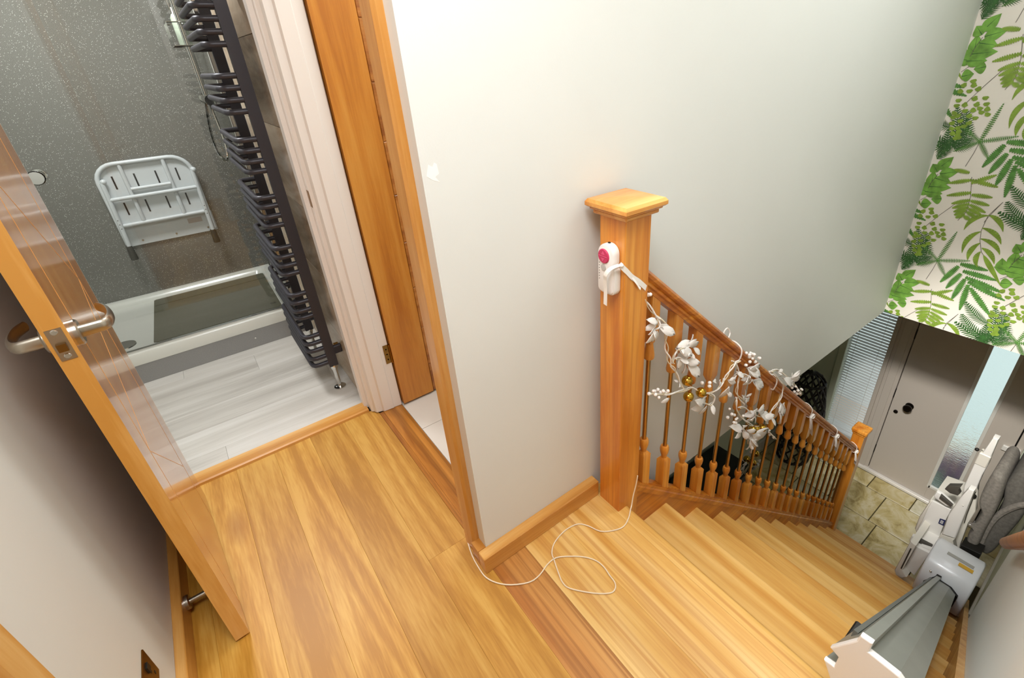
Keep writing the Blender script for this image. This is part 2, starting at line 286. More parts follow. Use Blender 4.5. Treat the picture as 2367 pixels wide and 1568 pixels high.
WP_CURVE=[[(0.581,0.482),(0.636,0.452),(0.661,0.381)],[(0.579,0.485),(0.53,0.465),(0.494,0.41)],[(0.586,0.389),(0.629,0.332),(0.631,0.248)],[(0.584,0.41),(0.524,0.392),(0.481,0.341)],[(0.57,0.325),(0.597,0.273),(0.594,0.213)],[(0.574,0.35),(0.511,0.333),(0.469,0.283)],[(0.553,0.278),(0.562,0.233),(0.54,0.186)],[(0.554,0.3),(0.508,0.276),(0.476,0.225)],[(0.534,0.261),(0.489,0.206),(0.41,0.109)]]
WP_FAT=[[(0.623,0.169),(0.681,0.045)],[(0.6,0.128),(0.644,0.016)],[(0.574,0.102),(0.599,-0.043)],[(0.55,0.073),(0.544,-0.094)],[(0.537,0.057),(0.4,-0.079)],[(0.557,0.09),(0.37,0.034)],[(0.576,0.112),(0.391,0.075)],[(0.598,0.145),(0.438,0.137)],[(0.621,0.183),(0.49,0.181)]]
WP_DARK=[[(0.362,-0.234),(0.442,-0.223),(0.546,-0.173)],[(0.365,-0.223),(0.466,-0.182),(0.526,-0.113)],[(0.395,-0.126),(0.46,-0.103),(0.534,-0.032)],[(0.36,-0.221),(0.369,-0.115),(0.394,-0.023)],[(0.358,-0.228),(0.335,-0.117),(0.352,-0.035)],[(0.35,-0.233),(0.306,-0.213),(0.284,-0.174)],[(0.355,-0.227),(0.314,-0.166),(0.336,-0.077)],[(0.893,0.063),(0.875,0.13),(0.884,0.227)],[(0.889,0.075),(0.861,0.126),(0.854,0.182)]]
WP_BROAD=[[(0.875,0.01),(0.819,0.084)],[(0.858,-0.015),(0.774,0.009)],[(0.872,-0.042),(0.791,-0.057)],[(0.888,-0.092),(0.783,-0.083)],[(0.902,-0.124),(0.814,-0.123)],[(0.901,-0.197),(0.851,-0.184)],[(0.871,-0.006),(0.906,0.035)],[(0.431,0.194),(0.454,0.269)],[(0.396,0.204),(0.474,0.21)],[(0.398,0.226),(0.408,0.325)],[(0.356,0.21),(0.425,0.262)],[(0.329,0.174),(0.378,0.162)]]
GAR_STEMS=[[(0.898,0.782,0.779),(0.943,0.782,0.72),(0.968,0.782,0.694),(0.991,0.782,0.661),(1.003,0.782,0.614),(1.012,0.782,0.562),(1.03,0.782,0.512),(1.051,0.782,0.479),(1.084,0.782,0.417),(1.118,0.782,0.36)],
 [(1.138,0.782,0.353),(1.043,0.782,0.389),(0.994,0.782,0.41),(0.938,0.782,0.439)],
 [(1.138,0.782,0.353),(1.178,0.782,0.336),(1.259,0.782,0.272),(1.314,0.782,0.26),(1.352,0.782,0.285),(1.373,0.782,0.314),(1.401,0.782,0.341),(1.434,0.782,0.342)],
 [(1.259,0.782,0.272),(1.302,0.782,0.237),(1.291,0.782,0.206),(1.25,0.782,0.232)],
 [(1.044,0.782,0.502),(1.045,0.782,0.532),(1.059,0.782,0.551),(1.094,0.782,0.546),(1.131,0.782,0.534)],
 [(1.046,0.782,0.521),(1.082,0.782,0.505),(1.113,0.782,0.47)],
 [(0.952,0.782,0.703),(0.959,0.782,0.674),(0.94,0.782,0.67)],
 [(1.401,0.782,0.348),(1.441,0.782,0.299),(1.471,0.782,0.254),(1.465,0.782,0.21),(1.469,0.782,0.167),(1.519,0.782,0.099),(1.54,0.782,0.062)],
 [(1.475,0.782,0.139),(1.463,0.782,0.121),(1.501,0.782,0.053),(1.56,0.782,-0.02),(1.626,0.782,-0.086),(1.7,0.782,-0.143)],
 [(1.711,0.782,0.156),(1.793,0.782,0.081),(1.857,0.782,0.013),(1.875,0.782,-0.043),(1.843,0.782,-0.074),(1.806,0.782,-0.112),(1.787,0.782,-0.14),(1.774,0.782,-0.167)],
 [(1.502,0.782,0.074),(1.564,0.782,0.036),(1.655,0.782,-0.051),(1.762,0.782,-0.126)],
 [(1.47,0.782,0.259),(1.53,0.782,0.217),(1.578,0.782,0.17),(1.64,0.782,0.117)],
 [(1.56,0.782,-0.07),(1.607,0.782,-0.136),(1.646,0.782,-0.214)],
 [(1.711,0.782,0.156),(1.794,0.782,0.121),(1.901,0.782,0.029),(2.016,0.782,-0.086),(2.083,0.782,-0.161)],
 [(1.709,0.782,-0.154),(1.797,0.782,-0.221),(1.906,0.782,-0.339)]]
GAR_LEAVES=[[(0.946,0.782,0.691),(0.904,0.782,0.716)],[(0.935,0.782,0.683),(0.903,0.782,0.673)],[(0.936,0.782,0.671),(0.901,0.782,0.644)],[(0.948,0.782,0.666),(0.944,0.782,0.625)],[(0.955,0.782,0.673),(1.009,0.782,0.636)],[(0.958,0.782,0.683),(0.995,0.782,0.657)],[(1.055,0.782,0.553),(1.081,0.782,0.515)],[(1.059,0.782,0.555),(1.117,0.782,0.51)],[(1.094,0.782,0.546),(1.136,0.782,0.562)],[(1.122,0.782,0.534),(1.176,0.782,0.527)],[(1.137,0.782,0.524),(1.163,0.782,0.489)],[(1.115,0.782,0.52),(1.087,0.782,0.503)],[(1.121,0.782,0.511),(1.133,0.782,0.489)],[(1.073,0.782,0.509),(1.078,0.782,0.466)],[(1.103,0.782,0.482),(1.104,0.782,0.434)],[(1.113,0.782,0.47),(1.163,0.782,0.407)],[(1.102,0.782,0.485),(1.157,0.782,0.466)],[(1.077,0.782,0.551),(1.061,0.782,0.541)],[(1.031,0.782,0.378),(0.994,0.782,0.377)],[(1.227,0.782,0.249),(1.17,0.782,0.295)],[(1.256,0.782,0.229),(1.177,0.782,0.243)],[(1.263,0.782,0.217),(1.23,0.782,0.193)],[(1.274,0.782,0.215),(1.311,0.782,0.204)],[(1.291,0.782,0.21),(1.287,0.782,0.17)],[(1.362,0.782,0.288),(1.348,0.782,0.25)],[(1.381,0.782,0.25),(1.365,0.782,0.191)],[(1.381,0.782,0.225),(1.399,0.782,0.193)],[(1.395,0.782,0.263),(1.432,0.782,0.237)],[(1.427,0.782,0.272),(1.39,0.782,0.286)],[(1.442,0.782,0.282),(1.467,0.782,0.249)],[(1.511,0.782,0.266),(1.583,0.782,0.202)],[(1.524,0.782,0.213),(1.486,0.782,0.218)],[(1.555,0.782,0.189),(1.547,0.782,0.169)],[(1.57,0.782,0.177),(1.619,0.782,0.114)],[(1.537,0.782,0.109),(1.561,0.782,0.126)],[(1.54,0.782,0.099),(1.58,0.782,0.077)],[(1.521,0.782,0.127),(1.528,0.782,0.096)],[(1.305,0.782,0.304),(1.27,0.782,0.325)],[(1.315,0.782,0.307),(1.336,0.782,0.285)],[(1.216,0.782,0.282),(1.258,0.782,0.244)],[(1.085,0.782,0.409),(1.063,0.782,0.41)],[(1.519,0.782,0.263),(1.581,0.782,0.201)],[(1.533,0.782,0.208),(1.484,0.782,0.222)],[(1.553,0.782,0.199),(1.543,0.782,0.169)],[(1.57,0.782,0.178),(1.62,0.782,0.115)],[(1.585,0.782,0.166),(1.644,0.782,0.116)],[(1.547,0.782,0.106),(1.567,0.782,0.121)],[(1.543,0.782,0.099),(1.58,0.782,0.075)],[(1.522,0.782,0.11),(1.534,0.782,0.087)],[(1.642,0.782,-0.025),(1.586,0.782,0.024)],[(1.655,0.782,-0.028),(1.718,0.782,-0.053)],[(1.633,0.782,-0.038),(1.579,0.782,-0.022)],[(1.657,0.782,-0.057),(1.653,0.782,-0.092)],[(1.692,0.782,-0.067),(1.771,0.782,-0.134)],[(1.722,0.782,-0.103),(1.777,0.782,-0.154)],[(1.547,0.782,-0.067),(1.477,0.782,-0.021)],[(1.548,0.782,-0.073),(1.502,0.782,-0.068)],[(1.556,0.782,-0.077),(1.587,0.782,-0.131)],[(1.566,0.782,-0.069),(1.517,0.782,-0.015)],[(1.59,0.782,-0.093),(1.628,0.782,-0.144)],[(1.625,0.782,-0.157),(1.73,0.782,-0.264)],[(1.628,0.782,-0.168),(1.673,0.782,-0.241)],[(1.639,0.782,-0.209),(1.637,0.782,-0.244)],[(1.657,0.782,-0.231),(1.683,0.782,-0.291)],[(1.864,0.782,-0.095),(1.83,0.782,-0.12)],[(1.881,0.782,-0.104),(1.922,0.782,-0.161)],[(1.867,0.782,-0.126),(1.93,0.782,-0.196)],[(1.857,0.782,-0.14),(1.876,0.782,-0.221)],[(1.821,0.782,-0.159),(1.817,0.782,-0.192)],[(1.714,0.782,0.146),(1.745,0.782,0.148)],[(1.78,0.782,0.123),(1.816,0.782,0.115)],[(1.835,0.782,0.079),(1.807,0.782,0.079)],[(1.932,0.782,0.023),(1.944,0.782,0.049)],[(1.918,0.782,0.02),(1.985,0.782,-0.003)],[(1.85,0.782,0.053),(1.908,0.782,-0.012)],[(1.909,0.782,0.006),(1.97,0.782,-0.044)],[(1.813,0.782,-0.225),(1.794,0.782,-0.234)],[(1.642,0.782,-0.148),(1.703,0.782,-0.205)]]
GAR_BERRIES=[(0.938,0.782,0.439),(0.953,0.782,0.444),(0.959,0.782,0.429),(0.974,0.782,0.439),(0.976,0.782,0.424),(0.992,0.782,0.428),(0.998,0.782,0.411),(1.014,0.782,0.418),(1.027,0.782,0.396),(0.977,0.782,0.408),(0.907,0.782,0.797),(0.915,0.782,0.788),(1.217,0.782,0.342),(1.249,0.782,0.332),(1.246,0.782,0.32),(1.499,0.782,0.337),(1.517,0.782,0.335),(1.54,0.782,0.317),(1.531,0.782,0.304),(1.515,0.782,0.297),(1.558,0.782,0.292),(1.586,0.782,0.281),(1.571,0.782,0.269),(1.478,0.782,0.302),(1.5,0.782,0.285),(1.506,0.782,0.334),(1.524,0.782,0.33),(1.547,0.782,0.308),(1.523,0.782,0.311),(1.582,0.782,0.285),(1.569,0.782,0.267),(1.439,0.782,0.1),(1.445,0.782,0.076),(1.469,0.782,0.041),(1.444,0.782,0.05),(1.493,0.782,0.036),(1.525,0.782,0.027),(1.518,0.782,0.004),(1.481,0.782,0.012),(1.461,0.782,0.028),(1.967,0.782,-0.076),(2.032,0.782,-0.129),(2.066,0.782,-0.117),(2.088,0.782,-0.163),(2.094,0.782,-0.139),(1.972,0.782,-0.049),(1.929,0.782,-0.033),(2.011,0.782,-0.094),(1.906,0.782,-0.339),(1.849,0.782,-0.285)]
GAR_BAUBLES=[(1.133,0.782,0.391),(1.207,0.782,0.31),(1.15,0.782,0.315),(1.728,0.782,-0.16),(1.688,0.782,-0.149),(1.638,0.782,-0.119)]
GAR_WRAPS=[(1.469,0.8,0.333),(1.812,0.8,0.035),(2.308,0.8,-0.384),(2.814,0.8,-0.846)]
CABLE=[(0.364,1.019,0.003),(0.349,0.96,0.003),(0.344,0.903,0.003),(0.346,0.869,0.003),(0.362,0.835,0.003),(0.391,0.803,0.003),(0.437,0.775,0.003),(0.474,0.773,0.003),(0.512,0.785,0.003),(0.548,0.785,0.003),(0.585,0.76,0.003),(0.617,0.73,0.003),(0.636,0.698,0.003),(0.64,0.667,0.003),(0.635,0.64,0.003),(0.631,0.612,0.003),(0.617,0.598,0.003),(0.597,0.6,0.003),(0.562,0.629,0.003),(0.519,0.682,0.003),(0.513,0.71,0.003),(0.521,0.739,0.003),(0.537,0.781,0.003),(0.547,0.806,0.003),(0.571,0.827,0.003),(0.607,0.839,0.003),(0.642,0.842,0.003),(0.679,0.833,0.003),(0.7,0.805,0.003),(0.716,0.766,0.003),(0.75,0.741,0.003),(0.786,0.73,0.003),(0.862,0.775,-0.062),(0.863,0.775,0.01),(0.874,0.775,0.039),(0.888,0.775,0.079),(0.895,0.775,0.122)]
CH_PANEL=(3.42,[(0.287,-1.493),(0.18,-1.484),(0.181,-1.598),(0.174,-1.719),(0.163,-1.791),(0.271,-1.81),(0.295,-1.792),(0.29,-1.704),(0.292,-1.56)])
CH_PANELBACK=(3.46,[(0.302,-1.537),(0.318,-1.722),(0.314,-1.845),(0.288,-1.888),(0.216,-1.882),(0.111,-1.855),(0.173,-1.512)])
CH_ARM=(3.33,[(0.147,-1.185),(0.118,-1.181),(0.111,-1.308),(0.103,-1.448),(0.093,-1.615),(0.164,-1.64),(0.169,-1.543),(0.176,-1.458),(0.161,-1.275)])
CH_ARMDROP=(3.34,[(0.168,-1.653),(0.093,-1.624),(0.098,-1.652),(0.04,-1.777),(0.093,-1.793),(0.152,-1.775),(0.17,-1.695)])
CH_ARMSIDE=(3.4,[(0.123,-1.236),(0.106,-1.25),(0.071,-1.384),(0.075,-1.509),(0.062,-1.684),(0.049,-1.792),(0.095,-1.678),(0.105,-1.507),(0.113,-1.365)])
CH_POST=(3.55,[(0.163,-0.902),(0.136,-0.9),(0.131,-1.024),(0.125,-1.114),(0.127,-1.206),(0.123,-1.31),(0.085,-1.468),(0.086,-1.637),(0.147,-1.525),(0.183,-1.353),(0.185,-1.253),(0.187,-1.125),(0.174,-1.035)])
CH_LEVER1=(3.4,[(0.29,-1.427),(0.284,-1.384),(0.258,-1.383),(0.182,-1.42),(0.182,-1.45),(0.214,-1.458),(0.281,-1.442)])
CH_GRIP1=(3.385,[(0.258,-1.381),(0.183,-1.414),(0.186,-1.435),(0.258,-1.414)])
CH_LEVER2=(3.28,[(0.297,-1.8),(0.294,-1.747),(0.261,-1.737),(0.172,-1.734),(0.167,-1.766),(0.189,-1.786),(0.249,-1.808),(0.287,-1.819)])
CH_GRIP2=(3.265,[(0.254,-1.726),(0.178,-1.719),(0.169,-1.742),(0.179,-1.755),(0.254,-1.771)])
CH_JOY=(3.38,[(0.252,-1.319),(0.242,-1.278),(0.184,-1.231),(0.189,-1.272),(0.174,-1.295),(0.18,-1.318),(0.219,-1.33)])
CH_FOOTOUT=(3.16,[(0.292,-2.02),(0.279,-1.684),(0.243,-1.695),(0.254,-1.976),(0.216,-2.011),(0.235,-2.047),(0.273,-2.053)])
CH_FOOTIN=(3.22,[(0.246,-1.76),(0.167,-1.748),(0.17,-1.768),(0.187,-2.018),(0.252,-1.989)])
CH_ARMLOW=(3.24,[(0.228,-1.75),(0.178,-1.73),(0.09,-1.698),(0.078,-1.717),(0.086,-1.742),(0.166,-1.774),(0.198,-1.792)])
CH_COVER=(3.05,[(0.165,-1.883),(0.16,-1.592),(0.046,-1.444),(-0.032,-1.433),(-0.088,-1.464),(-0.093,-1.511),(-0.093,-1.744),(-0.075,-1.833),(0.038,-1.861)])
CH_BLACK=(3.36,[(0.056,-1.666),(-0.047,-1.65),(-0.052,-1.733),(0.048,-1.738)])
CH_CUSH1=(3.42,[(0.039,-1.692),(0.007,-1.709),(-0.017,-1.667),(-0.011,-1.514),(-0.01,-1.341),(0.001,-1.213),(0.018,-1.096),(0.048,-1.057),(0.081,-1.07),(0.089,-1.127),(0.087,-1.26),(0.075,-1.342),(0.047,-1.394),(0.045,-1.473),(0.053,-1.596)])
CH_CUSH2=(3.48,[(-0.023,-1.723),(-0.066,-1.746),(-0.09,-1.711),(-0.104,-1.586),(-0.127,-1.292),(-0.097,-1.099),(-0.065,-1.013),(-0.022,-1.02),(0.002,-1.069),(0.01,-1.162),(-0.015,-1.283),(-0.021,-1.385),(-0.018,-1.501)])
CH_CUSH2PIPE=(3.45,[(-0.03,-1.706),(-0.02,-1.614),(-0.018,-1.476),(-0.035,-1.364),(-0.076,-1.26),(-0.114,-1.206)])
CH_LOGO=(3.41,[(0.211,-1.599),(0.18,-1.589),(0.177,-1.641),(0.208,-1.644)])
CH_RED=(3.41,[(0.226,-1.781),(0.196,-1.754),(0.193,-1.789),(0.22,-1.812)])
CH_WARN=(3.045,[(0.011,-1.586),(-0.004,-1.572),(-0.028,-1.59),(0.005,-1.594)])
CH_TEXT=(3.045,[(0.089,-1.583),(0.014,-1.577),(-0.025,-1.562),(0.061,-1.566)])
CH_CAP=(0.95,[(0.093,0.116),(0.067,0.119),(0.067,0.083),(0.002,0.082),(0.11,-0.124),(0.141,-0.066),(0.116,-0.061),(0.115,-0.015),(0.138,-0.005),(0.096,0.09)])
# ================================================================ THE SETTING
def wall(name, *a, mat=paint, label=None):
    o = O(name, B(*a), mat, kind='structure')
    if label: o['label'] = label
    return o
RISE, GO, X0 = .2, .2225, .8905
def nx(i): return .862 if i == 0 else X0+GO*i
# floor slab with its boards
fl = O('floor', B(-.5, .835, -1.4, 1.96, -.25, -.013), plain('subfloor', '#3A2410', .9), kind='structure', label='orange oak plank floor of the landing')
G = .0001
def plank(x0, x1, y0, y1, mat):
    return O('plank', B(x0+G, x1-G, y0+G, y1-G, -.013, 0, bev=.0004), mat, fl)
XB = [-.40, -.325, -.185, -.047, .09, .235, .376]
cuts = [[-1.39, .35, 1.884], [-1.39, .72, 1.884], [-1.39, -.2, 1.884], [-1.39, .62, 1.884], [-1.39, -.5, 1.884], [-1.39, .1, 1.035, 1.884]]
for k in range(6):
    for a, b in zip(cuts[k], cuts[k][1:]): plank(XB[k], XB[k+1], a, b, oak_floor)
XC = [.376, .497, .639, .811]
for k in range(3):
    plank(XC[k], XC[k+1], -.12, .916, ash_dark if k == 0 else ash_floor)
plank(.376, .42, -1.39, -.12, oak_floor)
# boards of the second doorway sill
for a, b in ((.376, .394), (.394, .477)): O('sill_board', B(a+G, b-G, 1.0, 1.84, -.013, .002, bev=.001), oak_dark_y, fl)
# landing nosing
bm = prism([(.811+G, 0), (.850, 0), (.858, -.004), (.862, -.013), (.858, -.022), (.850, -.026), (.811+G, -.026)], 'y', -.115, .916)
O('nosing', bm, ash_floor, fl, smooth=True)
# bathroom threshold
t = O('trim_1', prism([(1.884, 0), (1.886, .009), (1.894, .012), (1.955, .012), (1.964, .004), (1.964, -.01), (1.884, -.01)], 'x', -.34, .345), oak_trim_x, kind='structure', label='pale oak threshold strip across the bathroom doorway')
# walls
wl = wall('wall_left', -.50, -.398, -1.4, 1.80, -.25, 2.4)
wc = wall('wall_center', .38, 3.453, .916, 1.016, -.25, 2.4, label='tall white stairwell wall above the banister')
wall('wall_end', 3.453, 3.553, -.30, 1.016, -.25, 2.4, mat=plain('wallpaper_ground', '#E3DDD1', .6))['label'] = 'wallpapered wall with green fern leaves on cream'
wall('wall_right', .30, 2.66, -.22, -.12, -2.6, 2.4, label='white wall beside the stairlift')
wall('wall_hall_right', 2.66, 4.80, -.30, -.165, -2.6, 2.4, mat=paint_shaded)
wall('wall_back', -.5, .42, -1.5, -1.4, -.25, 2.4)
wall('wall_landing_side', .42, .52, -1.5, -.22, -.25, 2.4)
wall('wall_bathroom_left', -1.1, -1.0, 1.80, 3.85, 0, 2.4)
wall('wall_bathroom_front', -1.1, -.335, 1.80, 1.90, -.25, 2.4)
wall('wall_bathroom_header', -.335, .38, 1.80, 1.90, 2.03, 2.4)
wall('wall_doorway_header', .38, .48, 1.016, 1.83, 2.03, 2.4)
wall('wall_between_rooms', .375, .478, 1.86, 2.88, 0, 2.4)
wall('wall_bathroom_back', -1.1, .42, 3.76, 3.86, 0, 2.4)
wall('wall_shower_side', .33, .43, 2.88, 3.76, 0, 2.4)
wall('wall_toilet_back', .478, 1.6, 1.90, 2.0, 0, 2.4); wall('wall_toilet_side', 1.5, 1.6, 1.016, 1.9, 0, 2.4)
ce = O('ceiling', B(-1.1, 4.8, -1.5, 3.86, 2.4, 2.5), ceil_m, kind='structure')
O('ceiling_hall', prism([(.836, 1.0), (3.48, 1.0), (3.48, -.30), (4.8, -.30), (4.8, 1.95), (.836, 1.95)], 'z', -.245, -.06), ceil_m, kind='structure')
O('ceiling_hall_edge', B(.82, .90, 1.016, 1.9, -.24, -.02), ceil_m, kind='structure')
# small pale scar on the paint
bm = BM(); ps = [(x_-.0975, z_+.152) for x_, z_ in ((.487, 1.03), (.494, 1.052), (.502, 1.046), (.507, 1.054), (.512, 1.05), (.514, 1.031), (.505, 1.026), (.513, 1.014), (.498, 1.021))]
prism(ps, 'y', .9157, .9162, bm); O('paint_scar', bm, plain('scar_white', '#F6F1EA', .3), wc)
# skirtings
sk = O('baseboard_center', B(.353, .816, .880, .9165, 0, .065, bev=.002), oak_trim_x, kind='structure', label='oak skirting board below the white wall')
O('baseboard_corner', B(.353, .3805, .9165, .957, 0, .065), oak_trim_y, kind='structure', label='short oak skirting return at the wall corner')
O('baseboard_left', B(-.3985, -.373, .766, 1.80, 0, .075, bev=.002), oak_trim_y, kind='structure', label='oak skirting along the left wall behind the open door')
# oak casing near the corner (second doorway), and white far jamb
t = O('trim_2', prism([(.360, .966), (.360, 1.018), (.3785, 1.022), (.48, 1.022), (.48, 1.016), (.3805, 1.016), (.3805, .956), (.366, .956)], 'z', 0, 2.08), oak_trim_z, kind='structure', label='light oak door casing beside the white wall corner')
jamb = [(.337, 1.965), (.337, 1.918), (.352, 1.914), (.352, 1.872), (.362, 1.864), (.368, 1.848), (.392, 1.842), (.398, 1.834), (.440, 1.830), (.443, 1.833), (.476, 1.830), (.479, 1.834), (.479, 1.90), (.37, 1.965)]
t3 = O('trim_3', prism(jamb, 'z', .004, 2.06), white_gloss, kind='structure', label='white moulded door frame between the two doorways')
O('strike_plate', B(.3505, .3525, 1.882, 1.906, .935, .995), brass, t3)
hg = O('hinge', B(.455, .4785, 1.8285, 1.8305, .235, .325), brass, t3)
O('hinge_knuckle', tube([(.4805, 1.826, .235), (.4805, 1.826, .325)], .0045), brass, hg)
for z in (.255, .28, .305): O('screw', lathe([(.0035, 0), (.003, .0012)], (.466, 1.8285, z), 'y', 8), nickel, hg)
O('trim_4', B(-.345, -.318, 1.80, 1.96, 0, 2.06), white_gloss, kind='structure', label='white bathroom door lining on the hinge side')
O('trim_5', B(-.345, .345, 1.80, 1.96, 2.03, 2.08), white_gloss, kind='structure', label='white lining over the bathroom doorway')
# left foreground casing and closed door
O('trim_6', prism([(-.3985, .700), (-.374, .706), (-.374, .758), (-.3985, .767)], 'z', 0, 2.08), oak_trim_z, kind='structure', label='oak casing at the left foreground edge')
d4 = STR('door_4', (-.39, .3, 0), 'closed oak door on the left wall')
O('leaf', B(-.399, -.392, -.06, .70, .006, 2.0), door2_stile, d4)
# ---------------------------------------------------------------- bathroom
fb = O('floor_bathroom', B(-1.0, .375, 1.96, 3.76, -.25, -.006), plain('bath_subfloor', '#8A867C', .9), kind='structure', label='pale grey wood-look vinyl bathroom floor')
yy = [1.964, 2.07, 2.25, 2.43, 2.61, 2.79, 2.885]
xs = [[-1, -.2, .375], [-1, -.42, .375], [-1, .30, .375], [-1, -.55, .375], [-1, .02, .375], [-1, -.3, .375]]
for k in range(6):
    for a, b in zip(xs[k], xs[k][1:]): O('plank', B(a+.0003, b-.0003, yy[k]+.0003, yy[k+1]-.0003, -.006, 0, bev=.0005), vinyl, fb)
wt = O('wall_bathroom_right', B(.366, .376, 1.93, 2.885, 0, 2.4), plain('grout', '#CFC9BE', .8), kind='structure', label='brown-grey marbled wall tiles behind the radiator')
zz = [0, .29, .59, .89, 1.19, 1.49, 1.79, 2.09, 2.39]
for k in range(8):
    off = 0
    for a, b in ((1.93, 2.42), (2.42, 2.885)): O('tile', B(.358, .367, a+.0012, b-.0012, zz[k]+.0012, zz[k+1]-.0012, bev=.0008), bath_tile, wt)
pl = STR('shower_wall_panels', (-.3, 3.75, .15), 'grey sparkle panels lining the shower')
O('back_panel', B(-1.0, .33, 3.75, 3.76, .15, 2.4), spark, pl); O('side_panel', B(.320, .33, 2.885, 3.75, .15, 2.4), spark, pl)
# shower tray
tr = T('shower_tray', 'low white shower tray on a grey sparkle plinth', 'shower tray', (-.25, 3.3, 0))
O('plinth', B(-1.0, .32, 2.88, 2.892, 0, .106), spark_k, tr)
bm = BM()
def loop(x0, x1, y0, y1, z, r):
    out = []
    for cx, cy, a0 in ((x1-r, y1-r, 0), (x0+r, y1-r, 90), (x0+r, y0+r, 180), (x1-r, y0+r, 270)):
        for k in range(5):
            a = math.radians(a0+90*k/4); out.append(bm.verts.new((cx+r*math.cos(a), cy+r*math.sin(a), z)))
    return out
Ls = [loop(-.99, .318, 2.874, 3.749, .106, .004), loop(-.99, .318, 2.874, 3.749, .163, .004), loop(-.987, .315, 2.877, 3.746, .168, .004), loop(-.955, .283, 2.915, 3.712, .168, .03), loop(-.945, .273, 2.925, 3.702, .160, .04), loop(-.93, .258, 2.942, 3.686, .135, .05)]
for a, b in zip(Ls, Ls[1:]):
    for k in range(20): bm.faces.new((a[k], a[(k+1) % 20], b[(k+1) % 20], b[k]))
bm.faces.new(Ls[-1]); bm.faces.new(list(reversed(Ls[0]))); O('tray', bm, acrylic, tr, smooth=True)
O('drain_cover', lathe([(.055, 0), (.053, .005), (.03, .008), (.0005, .009)], (-.50, 3.10, .135), n=24), chrome, tr, smooth=True)
O('plinth_fixing', lathe([(.006, 0), (.005, -.003)], (.06, 2.8795, .055), 'y', 10), chrome, tr)
# mat
mt = T('shower_mat', 'olive grey rubber mat lying in the shower tray', 'mat', (-.06, 3.35, .135))
bm = prism([(-.372, 3.03), (-.36, 3.02), (.24, 3.02), (.25, 3.03), (.258, 3.66), (.25, 3.67), (-.345, 3.675), (-.355, 3.665)], 'z', .1352, .1412, bev=.001); O('sheet', bm, mat_m, mt)
O('edge_rib', B(-.35, .254, 3.56, 3.566, .1405, .1435), plain('mat_rib', '#5E5C48', .8), mt)
def text(s, size, mat, name, parent, loc, rot, ext=.0003):
    cu = bpy.data.curves.new(name, 'FONT'); cu.body = s; cu.size = size; cu.extrude = ext; cu.align_x = 'CENTER'; cu.align_y = 'CENTER'
    o = bpy.data.objects.new(name+'_tmp', cu); COL.objects.link(o); bpy.context.view_layer.update()
    me = bpy.data.meshes.new_from_object(o.evaluated_get(bpy.context.evaluated_depsgraph_get())); bpy.data.objects.remove(o)
    me.materials.clear(); me.materials.append(mat); q = bpy.data.objects.new(name, me); link(q, parent, {}); q.location = Vector(loc)-WL[parent.name]; q.rotation_euler = rot; WL[q.name] = Vector(loc); return q
text('CE', .028, black_pl, 'mark', mt, (.215, 3.085, .1418), (0, 0, 0))
# shower screen
ss = T('shower_screen', 'clear glass shower screen with slim chrome wall channel', 'shower screen', (-.2, 2.9, .168))
O('pane', B(-.985, .300, 2.896, 2.904, .175, 2.05), clear, ss)
O('wall_channel', B(.292, .3195, 2.886, 2.914, .168, 2.06, bev=.002), chrome, ss)
O('bottom_channel', B(-.985, .292, 2.890, 2.910, .168, .180), chrome, ss)
kn = O('knob', lathe([(.011, .0), (.011, .018), (.025, .020), (.027, .040), (.024, .046), (.0005, .047)], (-.447, 2.904, 1.035), 'y', 18), chrome, ss, smooth=True)
O('knob_front', lathe([(.011, 0), (.011, -.016), (.027, -.018), (.029, -.044), (.025, -.05), (.0005, -.051)], (-.447, 2.896, 1.035), 'y', 18), chrome, ss, smooth=True)
# folding shower seat on the back wall
st = T('shower_bench', 'white folding shower seat mounted on the sparkle panel', 'shower seat', (-.13, 3.74, .48))
def rr(x0, x1, z0, z1, r, n=6):
    out = [(x0, z0)]
    for cx, cz, a0 in ((x0+r, z1-r, 180), (x1-r, z1-r, 90)):
        for k in range(n+1): a = math.radians(a0-90*k/n); out.append((cx+r*math.cos(a), cz+r*math.sin(a)))
    return out+[(x1, z0)]
sp = O('seat_panel', prism(rr(-.345, .085, .60, .945, .09), 'y', 3.712, 3.724, bev=.003), seat_white, st)
for zc in (.85, .70):
    for xc in (-.285, -.185, -.085, .015): O('slot', prism([(xc-.004, zc-.036), (xc-.004, zc+.036), (xc+.004, zc+.036), (xc+.004, zc-.036)], 'y', 3.7105, 3.7118), plain('slot_dark', '#2A2A28', .8) if 'slot_dark' not in bpy.data.materials else bpy.data.materials['slot_dark'], sp)
O('frame_tube', tube([(x, 3.70, z) for x, z in rr(-.352, .092, .50, .952, .095)], .0115, 10), seat_white, st, smooth=True)
for xc in (-.232, -.030): O('support_tube', tube([(xc, 3.702, .615), (xc, 3.702, .945)], .0105, 10), seat_white, st, smooth=True)
O('cross_tube', tube([(-.345, 3.688, .764), (.08, 3.688, .764)], .0115, 10), seat_white, st, smooth=True)
O('grab_tube', tube([(-.225, 3.692, .806), (-.035, 3.692, .806)], .010, 10), seat_white, st, smooth=True)
O('lower_tube', tube([(-.345, 3.70, .61), (.085, 3.70, .61)], .0115, 10), seat_white, st, smooth=True)
mp_ = O('mounting_plate', B(-.352, .108, 3.738, 3.7505, .475, .60, bev=.002), seat_white, st)
for xc in (-.28, -.11, .06): O('screw', lathe([(.006, 0), (.005, -.003)], (xc, 3.738, .50), 'y', 10), nickel, mp_)
O('sticker', B(-.03, .045, 3.7372, 3.738, .545, .575), plain('sticker_grey', '#B9AEA6', .5), mp_)
